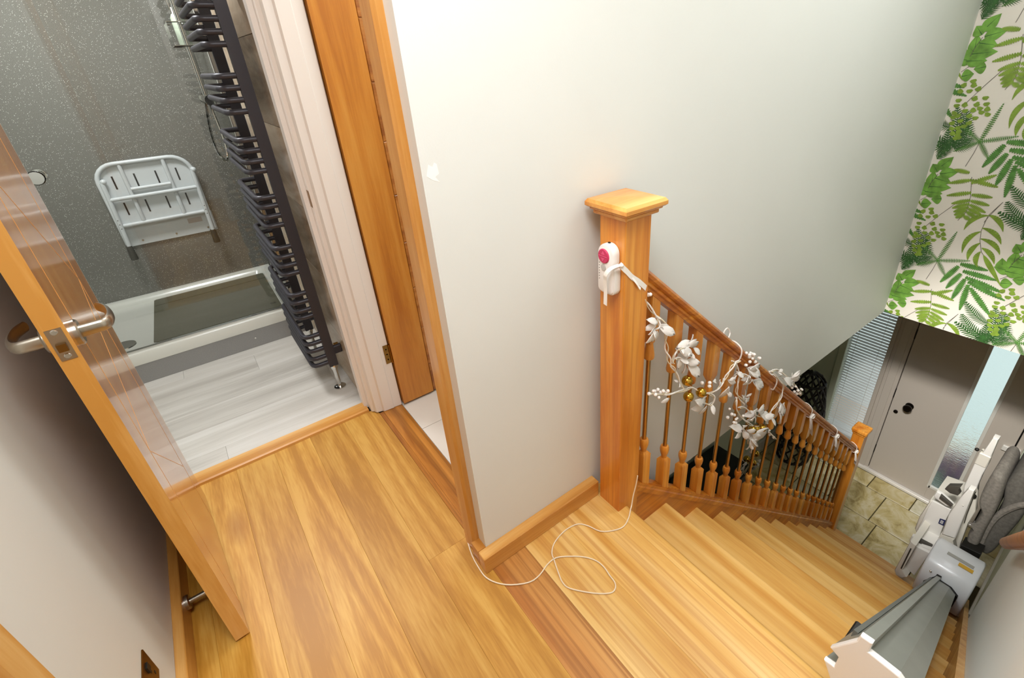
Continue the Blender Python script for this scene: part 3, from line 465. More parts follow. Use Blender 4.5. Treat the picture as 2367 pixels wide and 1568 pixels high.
for xc in (-.348, .078):
    lg = O('folding_leg', tube([(xc+.012, 3.69, .86), (xc+.004, 3.685, .60), (xc, 3.68, .485)], .0115, 10), seat_white, st, smooth=True)
    O('rubber_foot', lathe([(.014, .05), (.016, .02), (.019, -.03), (.017, -.034)], (xc-.002, 3.68, .445), n=14), rubber, lg, smooth=True)
    for z in (.55, .575, .60, .625, .65): O('adjust_hole', lathe([(.0028, 0), (.0028, -.0006)], (xc+.004, 3.6745, z), 'y', 8), dgrey_pl, lg)
    O('pivot_knob', sphere((xc+.02, 3.69, .865), .015), seat_white, st, smooth=True)
# thermostatic shower on the side wall
sh = T('shower_mixer', 'chrome bar shower mixer with riser rail, hose and wire rack', 'shower mixer', (.32, 3.30, 1.25))
O('riser_rail', tube([(.262, 3.30, 1.27), (.262, 3.30, 2.05)], .0135, 12), chrome, sh, smooth=True)
O('valve_bar', tube([(.262, 3.16, 1.255), (.262, 3.44, 1.255)], .021, 14), chrome, sh, smooth=True)
for y in (3.145, 3.455): O('valve_knob', tube([(.262, y-.028, 1.255), (.262, y+.028, 1.255)], .026, 14), chrome, sh, smooth=True)
for y in (3.24, 3.36): O('wall_union', tube([(.262, y, 1.255), (.321, y, 1.255)], .016, 12), chrome, sh, smooth=True)
O('hose', tube(smoothpath([(.255, 3.36, 1.24), (.235, 3.40, 1.10), (.235, 3.42, .98), (.262, 3.44, .92), (.285, 3.46, 1.0), (.28, 3.46, 1.2), (.25, 3.38, 1.6), (.235, 3.31, 1.85)]), .007, 8), chrome, sh, smooth=True)
O('handset_bracket', B(.235, .28, 3.275, 3.325, 1.86, 1.91, bev=.005), chrome, sh)
rk = O('wire_rack', tube([(.20, 3.22, 1.50), (.315, 3.22, 1.50), (.315, 3.40, 1.50), (.20, 3.40, 1.50), (.20, 3.22, 1.50)], .003, 6), chrome, sh)
O('rack_top_rim', tube([(.20, 3.22, 1.60), (.315, 3.22, 1.60), (.315, 3.40, 1.60), (.20, 3.40, 1.60), (.20, 3.22, 1.60)], .003, 6), chrome, sh)
for k in range(7):
    y = 3.22+.03*k; O('rack_wire', tube([(.20, y, 1.60), (.20, y, 1.50), (.315, y, 1.50)], .002, 5), chrome, rk)
bt = T('shampoo_bottle', 'pale shampoo bottle standing in the shower rack', 'bottle', (.26, 3.31, 1.503))
O('body', lathe([(.026, 0), (.028, .005), (.028, .12), (.02, .135), (.012, .14)], (.258, 3.33, 1.504), n=16), plain('bottle_green', '#B9C4B0', .3), bt, smooth=True); O('cap', lathe([(.013, 0), (.013, .025), (.0005, .026)], (.258, 3.33, 1.644), n=14), white_pl, bt, smooth=True)
# towel radiator
rd = T('towel_radiator', 'tall anthracite heated towel rail on the bathroom wall', 'radiator', (.30, 2.4, .1))
YN, YF = 2.17, 2.62
for y in (YN, YF): O('upright', prism([(.282, y-.014), (.322, y-.014), (.322, y+.014), (.282, y+.014)], 'z', .125, 1.78, bev=.004), anthr, rd)
BZ = [1.735, 1.695, 1.655, 1.617, 1.578, 1.539, 1.501, 1.464, 1.367, 1.328, 1.289, 1.25, 1.154, 1.115, 1.076, 1.039, .939, .904, .863, .825, .731, .692, .653, .615, .517, .479, .438, .405, .306, .269, .231, .188, .151]
first = None
for z in BZ:
    if first is None:
        pth = [(.295, YN, z), (.235, YN+.004, z)]; c1 = (.222, YN+.03)
        pts = [(.29, YN, z), (.243, YN, z), (.229, YN+.004, z), (.221, YN+.018, z), (.219, YN+.036, z), (.219, YF-.036, z), (.221, YF-.018, z), (.229, YF-.004, z), (.243, YF, z), (.29, YF, z)]
        first = O('bar', tube(pts, .0105, 10), anthr, rd, smooth=True); c0 = WL[first.name].copy()
    else: copyat(first, (c0.x, c0.y, z), rd)
for z in (.20, 1.62):
    for y in (YN+.008, YF-.008): O('wall_bracket', B(.318, .3575, y-.012, y+.012, z-.02, z+.02, bev=.003), anthr, rd)
vv = O('valve_tail', lathe([(.014, .13), (.016, .115), (.011, .10), (.009, .03), (.009, .0)], (.302, YN, 0), n=14), chrome, rd, smooth=True)
O('floor_rose', lathe([(.028, .0005), (.027, .005), (.012, .009)], (.302, YN, 0), n=20), chrome, rd, smooth=True)
O('valve_tail', lathe([(.014, .13), (.016, .115), (.011, .10), (.009, .03), (.009, .0)], (.302, YF, 0), n=14), chrome, rd, smooth=True)
O('air_bleed', lathe([(.006, 0), (.006, .02)], (.33, YN+.02, .22), 'x', 10), brass, rd)
# ---------------------------------------------------------------- bathroom door (open)
ang = math.atan2(-.653, .047)
d1 = T('door_1', 'open varnished oak bathroom door with lever handle and pale inlay lines', 'door', (-.2935, 1.807, .008), (0, 0, ang), kind='structure')
DW, DT, DH = .655, .034, 1.975
O('leaf', B(0, DW-.0025, -DT, 0, 0, DH), door_oak, d1)
O('lipping', B(DW-.0025, DW, -DT, 0, 0, DH), door_edge, d1)
inl = plain('pale_inlay', '#E2A860', .3)
def inlay(p, q):
    p = Vector((p[0], 0, p[1])); q = Vector((q[0], 0, q[1])); O('inlay_strip', ribbon([p+Vector((0, .0001, 0)), q+Vector((0, .0001, 0))], (q-p).normalized().cross(Vector((0, 1, 0))), .0025, .0005), inl, d1)
inlay((.545, 0.0), (.545, DH)); inlay((.14, 0), (.14, DH)); inlay((.14, .25), (.545, .60)); inlay((.545, .60), (.14, .92)); inlay((.14, .92), (.545, 1.26)); inlay((.545, 1.26), (.14, 1.58))
HX = DW-.055; HZ = .945
for s in (1, -1):
    y0 = 0 if s > 0 else -DT
    rs = O('rose', lathe([(.026, 0), (.026, s*.007), (.023, s*.010), (.014, s*.010)], (HX, y0, HZ), 'y', 24), nickel, d1, smooth=True)
    pts = smoothpath([(HX, y0+s*.006, HZ), (HX, y0+s*.030, HZ), (HX-.004, y0+s*.048, HZ), (HX-.030, y0+s*.056, HZ+.002), (HX-.072, y0+s*.052, HZ+.004), (HX-.108, y0+s*.040, HZ+.002)])
    O('lever', tube(pts, .0135, 12, sq=.55, r2=.011), nickel, rs, smooth=True)
lp = O('latch_plate', B(DW, DW+.0012, -DT/2-.0115, -DT/2+.0115, .918, .982), nickel, d1)
O('latch_bolt', prism([(-DT/2-.007, .938), (-DT/2+.007, .938), (-DT/2+.007, .953), (-DT/2-.007, .953)], 'x', DW+.001, DW+.009), brass, lp)
for z in (.926, .975): O('screw', lathe([(.0055, 0), (.0045, .0010)], (DW+.0012, -DT/2, z), 'x', 12), chrome, lp)
# door stop on the left skirting
ds = T('door_stop', 'satin steel projecting door stop fixed to the left skirting', 'door stop', (-.372, 1.335, .04))
O('base_rose', lathe([(.021, 0), (.021, .009), (.018, .012), (.009, .012)], (-.373, 1.335, .042), 'x', 18), nickel, ds, smooth=True)
O('rod', tube([(-.362, 1.335, .042), (-.302, 1.335, .042)], .0075, 12), nickel, ds, smooth=True)
# socket
so = T('wall_socket', 'brass socket plate low on the left wall', 'socket', (-.398, .98, .22))
pl_ = O('plate', B(-.3985, -.3945, .90, 1.053, .180, .266, bev=.0015), brass, so)
for y in (1.02, .935):
    rk_ = O('rocker', B(-.3945, -.391, y-.012, y+.004, .236, .254), black_pl, pl_)
    for dy, dz in ((0, .225), (-.011, .204), (.011, .204)): O('pin_hole', B(-.3945, -.394, y+dy-.003, y+dy+.003, dz-.004, dz+.004), black_pl, pl_)
# ---------------------------------------------------------------- second doorway: open oak door + tiled floor
d2 = STR('door_2', (.8, 1.83, 0), 'oak door standing open inside the second doorway')
O('stile', B(.484, .629, 1.815, 1.850, .012, 2.0), door2_stile, d2)
zg = [.012, .16, .352, .545, .745, .935, 1.13, 1.325, 1.515, 1.71, 1.9, 2.0]
for a, b in zip(zg, zg[1:]): O('panel', B(.632, 1.1, 1.818, 1.848, a+.0015, b-.0015, bev=.0015), door2_panel, d2)
O('stile', B(1.10, 1.24, 1.815, 1.850, .012, 2.0), door2_stile, d2)
O('core', B(.627, 1.101, 1.823, 1.843, .014, 1.99), door2_stile, d2)
ft = O('floor_toilet', B(.477, 1.5, 1.016, 1.9, -.2, -.006), plain('grout_w', '#B9B2A6', .8), kind='structure', label='white tiled floor of the small room')
for i in range(4):
    for j in range(3): O('tile', B(.478+.3*i-(.05 if i else 0)+.001, min(.478+.3*(i+1)-.05, 1.5)-.001, 1.017+.3*j+.001, min(1.017+.3*(j+1), 1.9)-.001, -.006, 0, bev=.0006), white_tile, ft)
# ================================================================ STAIRS
sc = T('staircase', 'straight flight of honey ash treads descending to the hall', 'staircase', (2.2, .35, -2.6))
for i in range(1, 13):
    a, b = nx(i-1)-.035, nx(i); z = -RISE*i; y1 = .808 if i < 12 else .93
    bm = prism([(a, z), (b-.010, z), (b-.003, z-.004), (b, z-.013), (b-.003, z-.022), (b-.010, z-.026), (a, z-.026)], 'y', -.100, y1); O('tread', bm, tread_m, sc, smooth=True)
for i in range(1, 14):
    x = nx(i-1)-.022; O('riser', B(x-.016, x, -.100, .808 if i < 12 else .92, -RISE*i, -RISE*(i-1)-.0255), tread_m, sc)
SL = RISE/GO
def pz(x): return -(x-X0)*SL
s1 = [(.90, .0275), (3.46, .0275-2.56*.907), (3.46, -2.6), (3.2, -2.6), (.90, -.36)]
O('outer_string', prism(s1, 'y', .806, .836), pine_x, sc)
O('wall_string', prism([(.862, pz(.862)+.11), (3.62, pz(3.62)+.11), (3.62, -2.6), (3.2, -2.6), (.862, -.4)], 'y', -.1195, -.098), oak_trim_x, sc)
O('spandrel_panel', prism([(1.0, -.45), (3.2, -2.42), (3.2, -2.6), (1.0, -2.6)], 'y', .815, .83), paint, sc)
# ---------------------------------------------------------------- balustrade
bl = T('banister', 'varnished pine banister with bronze-rod spindles running down the stairs', 'banister', (.862, .83, 0))
def zb(x): return .042-(x-.926)*.907          # top of base rail
def zr(x): return .774-(x-.949)*.892          # underside of hand rail
nw = O('newel_post', B(.816, .908, .783, .875, -.27, 1.022, bev=.002), pine_z, bl)
bm = box(BM(), .803, .921, .770, .888, 1.022, 1.034, bev=.003); box(bm, .797, .927, .764, .894, 1.034, 1.040, bev=.002)
vs = []
for h, z in ((.0685, 1.040), (.073, 1.044), (.073, 1.053), (.068, 1.0605)): vs.append([bm.verts.new((.862+sx*h, .829+sy*h, z)) for sx, sy in ((-1, -1), (1, -1), (1, 1), (-1, 1))])
for a, b in zip(vs, vs[1:]):
    for k in range(4): bm.faces.new((a[k], a[(k+1) % 4], b[(k+1) % 4], b[k]))
tp = bm.verts.new((.862, .829, 1.064)); bm.faces.new(list(reversed(vs[0])))
for k in range(4): bm.faces.new((vs[-1][k], vs[-1][(k+1) % 4], tp))
O('newel_cap', bm, wood('pine_cap', ('#C47A26', '#D99A48', '#E3AE60'), 'x', 9, rough=.3, coat=.3, var=.01), nw)
prof = [(-.020, 0), (-.020, .012), (-.026, .018), (-.026, .026), (-.022, .031), (-.031, .040), (-.032, .052), (-.024, .063), (-.010, .067)]
prof = prof+[(-y, z) for y, z in reversed(prof)]
xa, xb = .906, 3.46
hr = O('hand_rail', prism([(.83+y, zr(xa)+z) for y, z in prof], 'x', xa, xb, shift=(0, 0, zr(xb)-zr(xa))), pine_x, bl, smooth=True)
pb = [(-.030, -.040), (-.030, -.018), (-.026, -.012), (-.026, 0), (.026, 0), (.026, -.012), (.030, -.018), (.030, -.040)]
br = O('base_rail', prism([(.832+y, zb(xa)+z) for y, z in pb], 'x', xa, xb, shift=(0, 0, zb(xb)-zb(xa))), pine_x, bl)
bn = O('newel_post', B(3.452, 3.534, .790, .872, -2.40, -1.285, bev=.003), pine_z, bl)
bm = box(BM(), 3.446, 3.540, .784, .878, -1.285, -1.270, bev=.002); box(bm, 3.438, 3.548, .776, .886, -1.270, -1.235, bev=.010, seg=2); O('newel_cap', bm, pine_z, bn)
def vase(c, prof, n=14): return prof
NB = 21
HB = .018
for k in range(NB):
    x = .982+.1179*k
    if x > 3.42: break
    z0 = zb(x); zt = zr(x); c = (x, .830, 0)
    # foot block (cut to the slope) with turned neck
    bm = BM(); v0 = [bm.verts.new((x+a*HB, .830+b*HB, zb(x+a*HB)-.001)) for a, b in ((-1, -1), (1, -1), (1, 1), (-1, 1))]
    v1 = [bm.verts.new((x+a*HB, .830+b*HB, z0+.138)) for a, b in ((-1, -1), (1, -1), (1, 1), (-1, 1))]
    v2 = [bm.verts.new((x+a*.009, .830+b*.009, z0+.150)) for a, b in ((-1, -1), (1, -1), (1, 1), (-1, 1))]
    for p, q in ((v0, v1), (v1, v2)):
        for j in range(4): bm.faces.new((p[j], p[(j+1) % 4], q[(j+1) % 4], q[j]))
    bm.faces.new(v0); bm.faces.new(v2)
    lathe([(.0105, z0+.146), (.0100, z0+.153), (.0118, z0+.162), (.0158, z0+.176), (.0172, z0+.188), (.0165, z0+.198), (.0135, z0+.204), (.0095, z0+.205)], c, n=14, bm=bm)
    sp_ = O('spindle', bm, pine_z, bl, smooth=True)
    O('rod', tube([(x, .830, z0+.200), (x, .830, zt-.205)], .0078, 10), bronze_rod, sp_, smooth=True)
    bm = BM(); u0 = [bm.verts.new((x+a*HB, .830+b*HB, zr(x+a*HB)+.002)) for a, b in ((-1, -1), (1, -1), (1, 1), (-1, 1))]
    u1 = [bm.verts.new((x+a*HB, .830+b*HB, zt-.135)) for a, b in ((-1, -1), (1, -1), (1, 1), (-1, 1))]
    u2 = [bm.verts.new((x+a*.010, .830+b*.010, zt-.158)) for a, b in ((-1, -1), (1, -1), (1, 1), (-1, 1))]
    for p, q in ((u0, u1), (u1, u2)):
        for j in range(4): bm.faces.new((p[j], p[(j+1) % 4], q[(j+1) % 4], q[j]))
    bm.faces.new(u0); bm.faces.new(u2)
    lathe([(.0110, zt-.150), (.0118, zt-.165), (.0160, zt-.190), (.0178, zt-.206), (.0165, zt-.214), (.0100, zt-.218)], c, n=14, bm=bm)
    O('spindle_head', bm, pine_z, sp_, smooth=True)
    if k < NB-1:
        xs_, xe_ = x+HB+.001, x+.1179-HB-.001
        bm = prism([(.812, zb(xs_)-.001), (.848, zb(xs_)-.001), (.848, zb(xs_)+.007), (.812, zb(xs_)+.007)], 'x', xs_, xe_, shift=(0, 0, zb(xe_)-zb(xs_))); O('infill_strip', bm, pine_x, br)
# wall-side hand rail (its lower end shows)
wh = T('wall_hand_rail', 'varnished wooden handrail end on the right stair wall', 'handrail', (2.0, -.085, -.5))
xs0, xs1 = .95, 2.16
def zw(x): return -.445-.899*(x-2.16)
bm = prism([(-.078+.022*math.cos(a), zw(xs0)+.030*math.sin(a)) for a in [2*math.pi*k/14 for k in range(14)]], 'x', xs0, xs1, shift=(0, 0, zw(xs1)-zw(xs0))); O('rail', bm, pine_dark, wh, smooth=True)
for x in (1.1,): O('bracket', tube([(x, -.121, zw(x)-.07), (x, -.085, zw(x)-.07), (x, -.078, zw(x)-.025)], .006, 8), brass, wh)
# ================================================================ HALL
fh = O('floor_hall', B(.9, 4.9, -.3, 1.95, -2.75, -2.612), plain('hall_grout', '#4A4022', .9), kind='structure', label='olive travertine tiles of the ground floor hall')
xr_ = [1.0, 1.4, 1.8, 2.2, 2.6, 3.0, 3.36, 3.655, 4.055, 4.455, 4.66]
for r in range(len(xr_)-1):
    y = [.56, .66, .36][r % 3]-.78 if r < 9 else .537-.78
    random.seed(r)
    while y < 1.84:
        wd = .37 if r != 6 else .30
        a, b = max(y, -.165), min(y+wd, 1.84)
        if b-a > .03: O('tile', B(xr_[r]+.004, xr_[r+1]-.004, a+.004, b-.004, -2.612, -2.6-random.random()*.001, bev=.003), stone if random.random() < .6 else stone_p, fh)
        y += wd
O('wall_hall_left', B(.9, 4.8, 1.84, 1.94, -2.6, -.25), paint_shaded, kind='structure'); O('wall_hall_end', B(.9, 1.0, .845, 1.94, -2.6, -.25), paint_shaded, kind='structure')
O('baseboard_hall', B(1.0, 4.66, 1.822, 1.84, -2.6, -2.48), white_gloss, kind='structure'); O('baseboard_hall_right', B(3.65, 4.66, -.165, -.150, -2.6, -2.50), white_gloss, kind='structure')
# front wall with side window and entrance door
O('wall_front_left', B(4.70, 4.80, 1.515, 1.94, -2.6, -.25), paint_shaded, kind='structure'); O('wall_front_right', B(4.70, 4.80, -.30, .02, -2.6, -.25), paint_shaded, kind='structure')
O('wall_front_top', B(4.70, 4.80, .02, 1.515, -.36, -.25), greige, kind='structure')
O('wall_front_sill', B(4.70, 4.80, 1.09, 1.515, -2.6, -2.35), greige, kind='structure')
tf = STR('trim_7', (4.7, 1.0, -2.6), 'grey painted door frame beside the blind')
for a, b, xo in ((1.455, 1.515, 4.672), (1.09, 1.125, 4.680), (.965, 1.09, 4.692), (.995, 1.06, 4.684), (.02, .068, 4.684)): O('frame_member', B(xo, 4.79, a, b, -2.6, -.36, bev=.003), greige if a != 1.455 else paint_shaded, tf)
O('sill_strip', B(4.655, 4.74, .02, 1.125, -2.6, -2.57, bev=.003), white_gloss, tf)
w1 = STR('window_1', (4.72, 1.28, -2.3), 'tall side window with a white venetian blind')
O('pane', B(4.755, 4.761, 1.125, 1.455, -2.35, -.36), glass('window_glass', .02), w1)
sl0 = None
blind = plain('blind_slat_white', '#D9DDDD', .4)
for k in range(62):
    z = -2.30+.031*k
    if sl0 is None: sl0 = O('blind_slat', prism([(4.700, z-.006), (4.701, z-.0052), (4.7215, z+.006), (4.7205, z+.0052)], 'y', 1.130, 1.450), blind, w1); cs = WL[sl0.name].copy()
    else: copyat(sl0, (cs.x, cs.y, cs.z+.031*k), w1)
for y in (1.19, 1.39): O('ladder_cord', tube([(4.698, y, -2.32), (4.698, y, -.38)], .0012, 5), white_pl, w1)
O('bottom_rail', B(4.698, 4.722, 1.130, 1.450, -2.335, -2.318), blind, w1); O('head_rail', B(4.695, 4.725, 1.128, 1.452, -.40, -.36), blind, w1)
d3 = STR('door_3', (4.71, .5, -2.57), 'grey front door with dark knob and tall rippled glass strip')
ya, yb_, ga, gb, gz0, gz1 = .957, .078, .464, .275, -2.42, -.52
O('leaf_panel', B(4.690, 4.735, ga, ya, -2.566, -.365, bev=.002), greige, d3); O('leaf_panel', B(4.690, 4.735, yb_, gb, -2.566, -.365, bev=.002), greige, d3)
O('leaf_panel', B(4.690, 4.735, gb, ga, -2.566, gz0, bev=.002), greige, d3); O('leaf_panel', B(4.690, 4.735, gb, ga, gz1, -.365, bev=.002), greige, d3)
for a_, b_ in ((.055, .100), (.940, .985)): O('rebate', B(4.736, 4.752, a_, b_, -2.566, -.365), black_pl, d3)  # black backing strips that darken the leaf gaps and shut out daylight
bead = plain('bead_white', '#D8D6CE', .4)
for a, b, c_, d_ in ((ga-.014, ga+.012, gz0-.012, gz1+.012), (gb-.012, gb+.014, gz0-.012, gz1+.012)): O('glazing_bead', B(4.684, 4.705, a, b, c_, d_, bev=.002), bead, d3)
O('glazing_bead', B(4.684, 4.705, gb, ga, gz0-.012, gz0+.016, bev=.002), bead, d3)
O('glass_strip', B(4.708, 4.716, gb, ga, gz0, gz1), frost, d3)
kb = O('knob', lathe([(.034, 0), (.034, -.008), (.014, -.012), (.014, -.035), (.034, -.045), (.037, -.060), (.030, -.072), (.0005, -.075)], (4.69, .818, -1.672), 'x', 18), plain('bronze_dark', '#1B1612', .25, .6), d3, smooth=True)
O('key_escutcheon', lathe([(.018, 0), (.018, -.010), (.012, -.014), (.0005, -.015)], (4.69, .903, -1.788), 'x', 14), bpy.data.materials['bronze_dark'], d3, smooth=True)
for z in (-2.30, -1.60, -.95): O('hinge', B(4.684, 4.692, .955, .963, z-.05, z+.05), black_pl, d3)
O('bolt_keep', B(4.668, 4.690, .075, .140, -1.70, -1.65, bev=.004), white_pl, d3); O('bolt_stop', B(4.664, 4.690, .030, .074, -1.715, -1.635, bev=.004), white_pl, d3)
# outside the door
O('ground', B(4.8, 16, -6, 8, -2.9, -2.75), plain('pale_paving', '#D3DEDC', .9, noise=.05, nscale=2), kind='structure', label='pale paving outside the front door')  # pale bluish colour imitates sky light scattered by the rippled glass
O('gravel_strip', B(5.42, 5.95, -2, 3, -2.76, -2.742), plain('sandy_gravel', '#C9A983', .95, noise=.15, nscale=40), label='sandy gravel strip outside the front door glass', category='gravel', kind='stuff')
lv = T('lavender_bush', 'purple lavender clump outside the front door glass', 'plant', (5.16, .36, -2.75))
lg_ = plain('lavender_leaf', '#5C7A6A', .8); lp_ = plain('lavender_flower', '#7B3F86', .7)
bm = BM(); bf = BM(); random.seed(9)
for k in range(160):
    a = random.random()*6.283; r = .16*math.sqrt(random.random()); h = .22+.16*random.random(); p = Vector((5.16+r*math.cos(a), .36+r*math.sin(a), -2.75)); q = p+Vector((.10*math.cos(a)*random.random(), .10*math.sin(a)*random.random(), h))
    tube([p, q], .003, 4, bm); tube([q, q+Vector((0, 0, .05))], .010, 5, bf, r2=.004)
O('stems', bm, lg_, lv, kind='stuff'); O('flower_spikes', bf, lp_, lv, kind='stuff')
# dark lattice basket in the hall corner
bk = T('lattice_basket', 'tall black openwork basket in the dark hall corner', 'basket', (4.30, 1.56, -2.6))
def ring(z, r, n=26): return [(4.30+r*math.cos(2*math.pi*k/n), 1.56+r*math.sin(2*math.pi*k/n), z) for k in range(n+1)]
def rad(t): return .13+.07*math.sin(math.pi*min(1, t*.9+.1))
bm = BM()
for s in (1, -1):
    for k in range(14):
        pts = [(4.30+rad(t)*math.cos(2*math.pi*k/14+s*t*3.2), 1.56+rad(t)*math.sin(2*math.pi*k/14+s*t*3.2), -2.6+1.0*t) for t in [j/16 for j in range(17)]]; tube(pts, .009, 5, bm)
wick = plain('black_wicker', '#14110E', .6)
O('lattice', bm, wick, bk); O('rim', tube(ring(-1.60, rad(1.0)), .014, 7), wick, bk, smooth=True); O('foot_ring', tube(ring(-2.585, rad(0)), .014, 7), wick, bk, smooth=True)
lid = [(.0005, .10), (.06, .085), (.11, .05), (rad(1.0)+.01, 0)]; bm = BM()
for k in range(12): tube([(4.30+r*math.cos(2*math.pi*k/12), 1.56+r*math.sin(2*math.pi*k/12), -1.60+h) for r, h in lid], .007, 5, bm)
O('domed_lid', bm, wick, bk)
# low console with the sprig that stands for a reflection
cb = T('console_cabinet', 'low black console cabinet against the hall wall', 'cabinet', (2.7, 1.62, -2.6))
blk = plain('black_lacquer', '#0E0C0A', .35)
O('body', B(2.2, 3.15, 1.45, 1.82, -2.52, -1.95, bev=.004), blk, cb); O('top', B(2.17, 3.18, 1.43, 1.825, -1.95, -1.92, bev=.004), blk, cb)
for x in (2.24, 3.11):
    for y in (1.49, 1.78): O('leg', B(x-.02, x+.02, y-.02, y+.02, -2.6, -2.52), blk, cb)
for x in (2.21, 2.68): O('door', B(x, x+.455, 1.442, 1.452, -2.5, -1.97, bev=.003), blk, cb)
# ================================================================ STAIRLIFT
rl = T('stairlift_rail', 'grey aluminium stairlift track with white end cap', 'stairlift rail', (.82, .06, 0))
FX = .82; FK = .82/.95
def sc_(p): return (p[0]*FK, 1.386-(1.386-p[1])*FK)
capp = [sc_(p) for p in [(.093,.116),(.067,.119),(.067,.083),(.002,.082),(-.045,.045),(-.045,-.06),(.02,-.124),(.11,-.124),(.141,-.066),(.116,-.061),(.115,-.015),(.138,-.005),(.096,.09)]]
cy = sum(p[0] for p in capp)/len(capp); cz = sum(p[1] for p in capp)/len(capp)
railp = [(cy+(p[0]-cy)*.965, cz+(p[1]-cz)*.965) for p in capp]
x1 = 3.30
O('track', prism(railp, 'x', FX+.002, x1, shift=(0, 0, -SL*(x1-FX-.002))), grey_alu, rl)
O('end_cap', prism(capp, 'x', FX-.010, FX+.004, bev=.003), white_pl, rl)
gy = railp[8][0]-.010
for k in range(40):
    if k and k not in (0,): pass
rkp = O('gear_rack', prism([(railp[9][0]-.004, railp[9][1]+.004), (railp[9][0]+.006, railp[9][1]+.004), (railp[9][0]+.006, railp[10][1]-.006), (railp[9][0]-.004, railp[10][1]-.006)], 'x', FX+.08, x1, shift=(0, 0, -SL*(x1-FX-.08))), plain('rack_grey', '#6C6D66', .5), rl)
for x in (1.00,):
    zc = railp[10][1]-SL*(x-FX); O('limit_clip', B(x, x+.075, railp[10][0]+.002, railp[10][0]+.030, zc-.075, zc-.035, bev=.004), black_pl, rl)
for x in (1.30, 2.0, 2.75):
    zc = railp[5][1]-SL*(x-FX); i = int((x-X0)/GO)+1; zt = -RISE*i
    O('foot_bracket', prism([(.0, zt), (.09, zt), (.09, zt+.006), (.05, zt+.006), (.05, max(zc+.03, zt+.02)), (.0, max(zc+.03, zt+.02))], 'x', x, x+.05), nickel, rl)
ch = T('stairlift_chair', 'white stairlift carriage with folded grey cushioned seat', 'stairlift', (3.4, .08, -2.2))
def poly(name, spec, depth, mat, bev=.006, dz=0, parent=None, smooth=True):
    x, pts = spec; return O(name, prism(pts, 'x', x, x+depth, shift=(0, 0, dz), bev=bev, seg=3), mat, parent or ch, smooth=smooth)
bm = BM()
# carriage cover: front, curved top, back
cv = [(3.035, -1.93), (3.020, -1.78), (3.03, -1.70), (3.07, -1.645), (3.13, -1.615), (3.22, -1.60), (3.30, -1.64), (3.34, -1.75), (3.34, -1.98), (3.10, -2.0)]
O('carriage_cover', prism(cv, 'y', -.093, .165, bev=.014, seg=3), plain('carriage_white', '#DEDFDF', .3, coat=.2), ch, smooth=True)
O('rail_collar', prism([(cy+(p[0]-cy)*1.07, cz+(p[1]-cz)*1.07) for p in capp[:5]]+[(cy, cz)], 'x', 3.012, 3.03), black_pl, ch) if False else None
pr = [(cy+(p[0]-cy)*1.10, cz+(p[1]-cz)*1.10-SL*(3.022-FX)) for p in capp]
O('rail_collar', prism(pr, 'x', 3.008, 3.024), black_pl, ch)
for y, z in ((.115, -1.69), (-.045, -1.80)): O('cover_screw', sphere((3.024, y, z), .007), chrome, ch)
O('warning_label', B(3.12, 3.15, -.055, .02, -1.612, -1.6105), plain('label_yellow', '#D9A93C', .5), ch)
O('text_label', B(3.155, 3.19, -.05, .09, -1.608, -1.6065), plain('label_grey', '#A8A69E', .5), ch)
poly('swivel_plate', CH_BLACK, .10, black_pl, .003)
poly('seat_base', CH_PANELBACK, .36, cream_pl, .012); 
sp2 = poly('seat_underside', CH_PANEL, .02, white_pl, .004)
lgp = O('brand_badge', prism(CH_LOGO[1], 'x', 3.416, 3.421), plain('badge_blue', '#1D2350', .4), sp2)
for k in range(3):
    y0, y1, z0, z1 = .186, .203, -1.604-.011*k, -1.609-.011*k; O('badge_line', B(3.4150, 3.4165, y0, y1, z1, z0), white_pl, lgp)
O('red_tag', prism(CH_RED[1], 'x', 3.408, 3.421), plain('tag_red', '#C81E22', .4), sp2)
ar = poly('arm_rest', CH_ARM, .055, white_pl, .008); poly('arm_bracket', CH_ARMDROP, .05, cream_pl, .005); poly('arm_inner', CH_ARMSIDE, .05, cream_pl, .006)
O('arm_seam', tube([(3.386, .113, -1.225), (3.386, .100, -1.43), (3.386, .092, -1.50)], .0025, 5), rubber, ar); O('arm_knob', lathe([(.016, 0), (.016, -.012), (.0005, -.014)], (3.40, .113, -1.27), 'x', 12), black_pl, ar)
O('arm_screw', sphere((3.331, .133, -1.33), .004), nickel, ar)
ar2 = poly('arm_rest', CH_POST, .06, white_pl, .008)
O('control_joystick', sphere((3.545, .205, -1.03), .012), black_pl, ar2); O('joystick_stalk', tube([(3.55, .205, -1.03), (3.57, .178, -1.04)], .004, 6), chrome, ar2)
O('arm_band', B(3.545, 3.61, .128, .188, -1.14, -1.045, bev=.004), cream_pl, ar2)
l1 = poly('lever', CH_LEVER1, .03, white_pl, .005); poly('lever_pad', CH_GRIP1, .02, dgrey_pl, .003, parent=l1)
l2 = poly('lever', CH_LEVER2, .03, white_pl, .005); poly('lever_pad', CH_GRIP2, .02, dgrey_pl, .003, parent=l2)
poly('seat_belt_reel', CH_JOY, .04, dgrey_pl, .006)
fo = poly('foot_rest_tray', CH_FOOTOUT, .30, cream_pl, .008); poly('foot_rest_plate', CH_FOOTIN, .25, white_pl, .004); poly('lower_arm', CH_ARMLOW, .06, white_pl, .006)
O('foot_rest_slot', tube([(3.157, .262, -1.96), (3.157, .260, -1.74)], .004, 5), rubber, fo)
def sm2(pts):
    P3 = [Vector((0, a, b)) for a, b in pts]; n = len(P3); out = []
    for i in range(n):
        p0, p1, p2, p3 = P3[i-1], P3[i], P3[(i+1) % n], P3[(i+2) % n]
        for k in range(3):
            t = k/3; v = .5*((2*p1)+(p2-p0)*t+(2*p0-5*p1+4*p2-p3)*t*t+(3*p1-p0-3*p2+p3)*t**3); out.append((v.y, v.z))
    return out
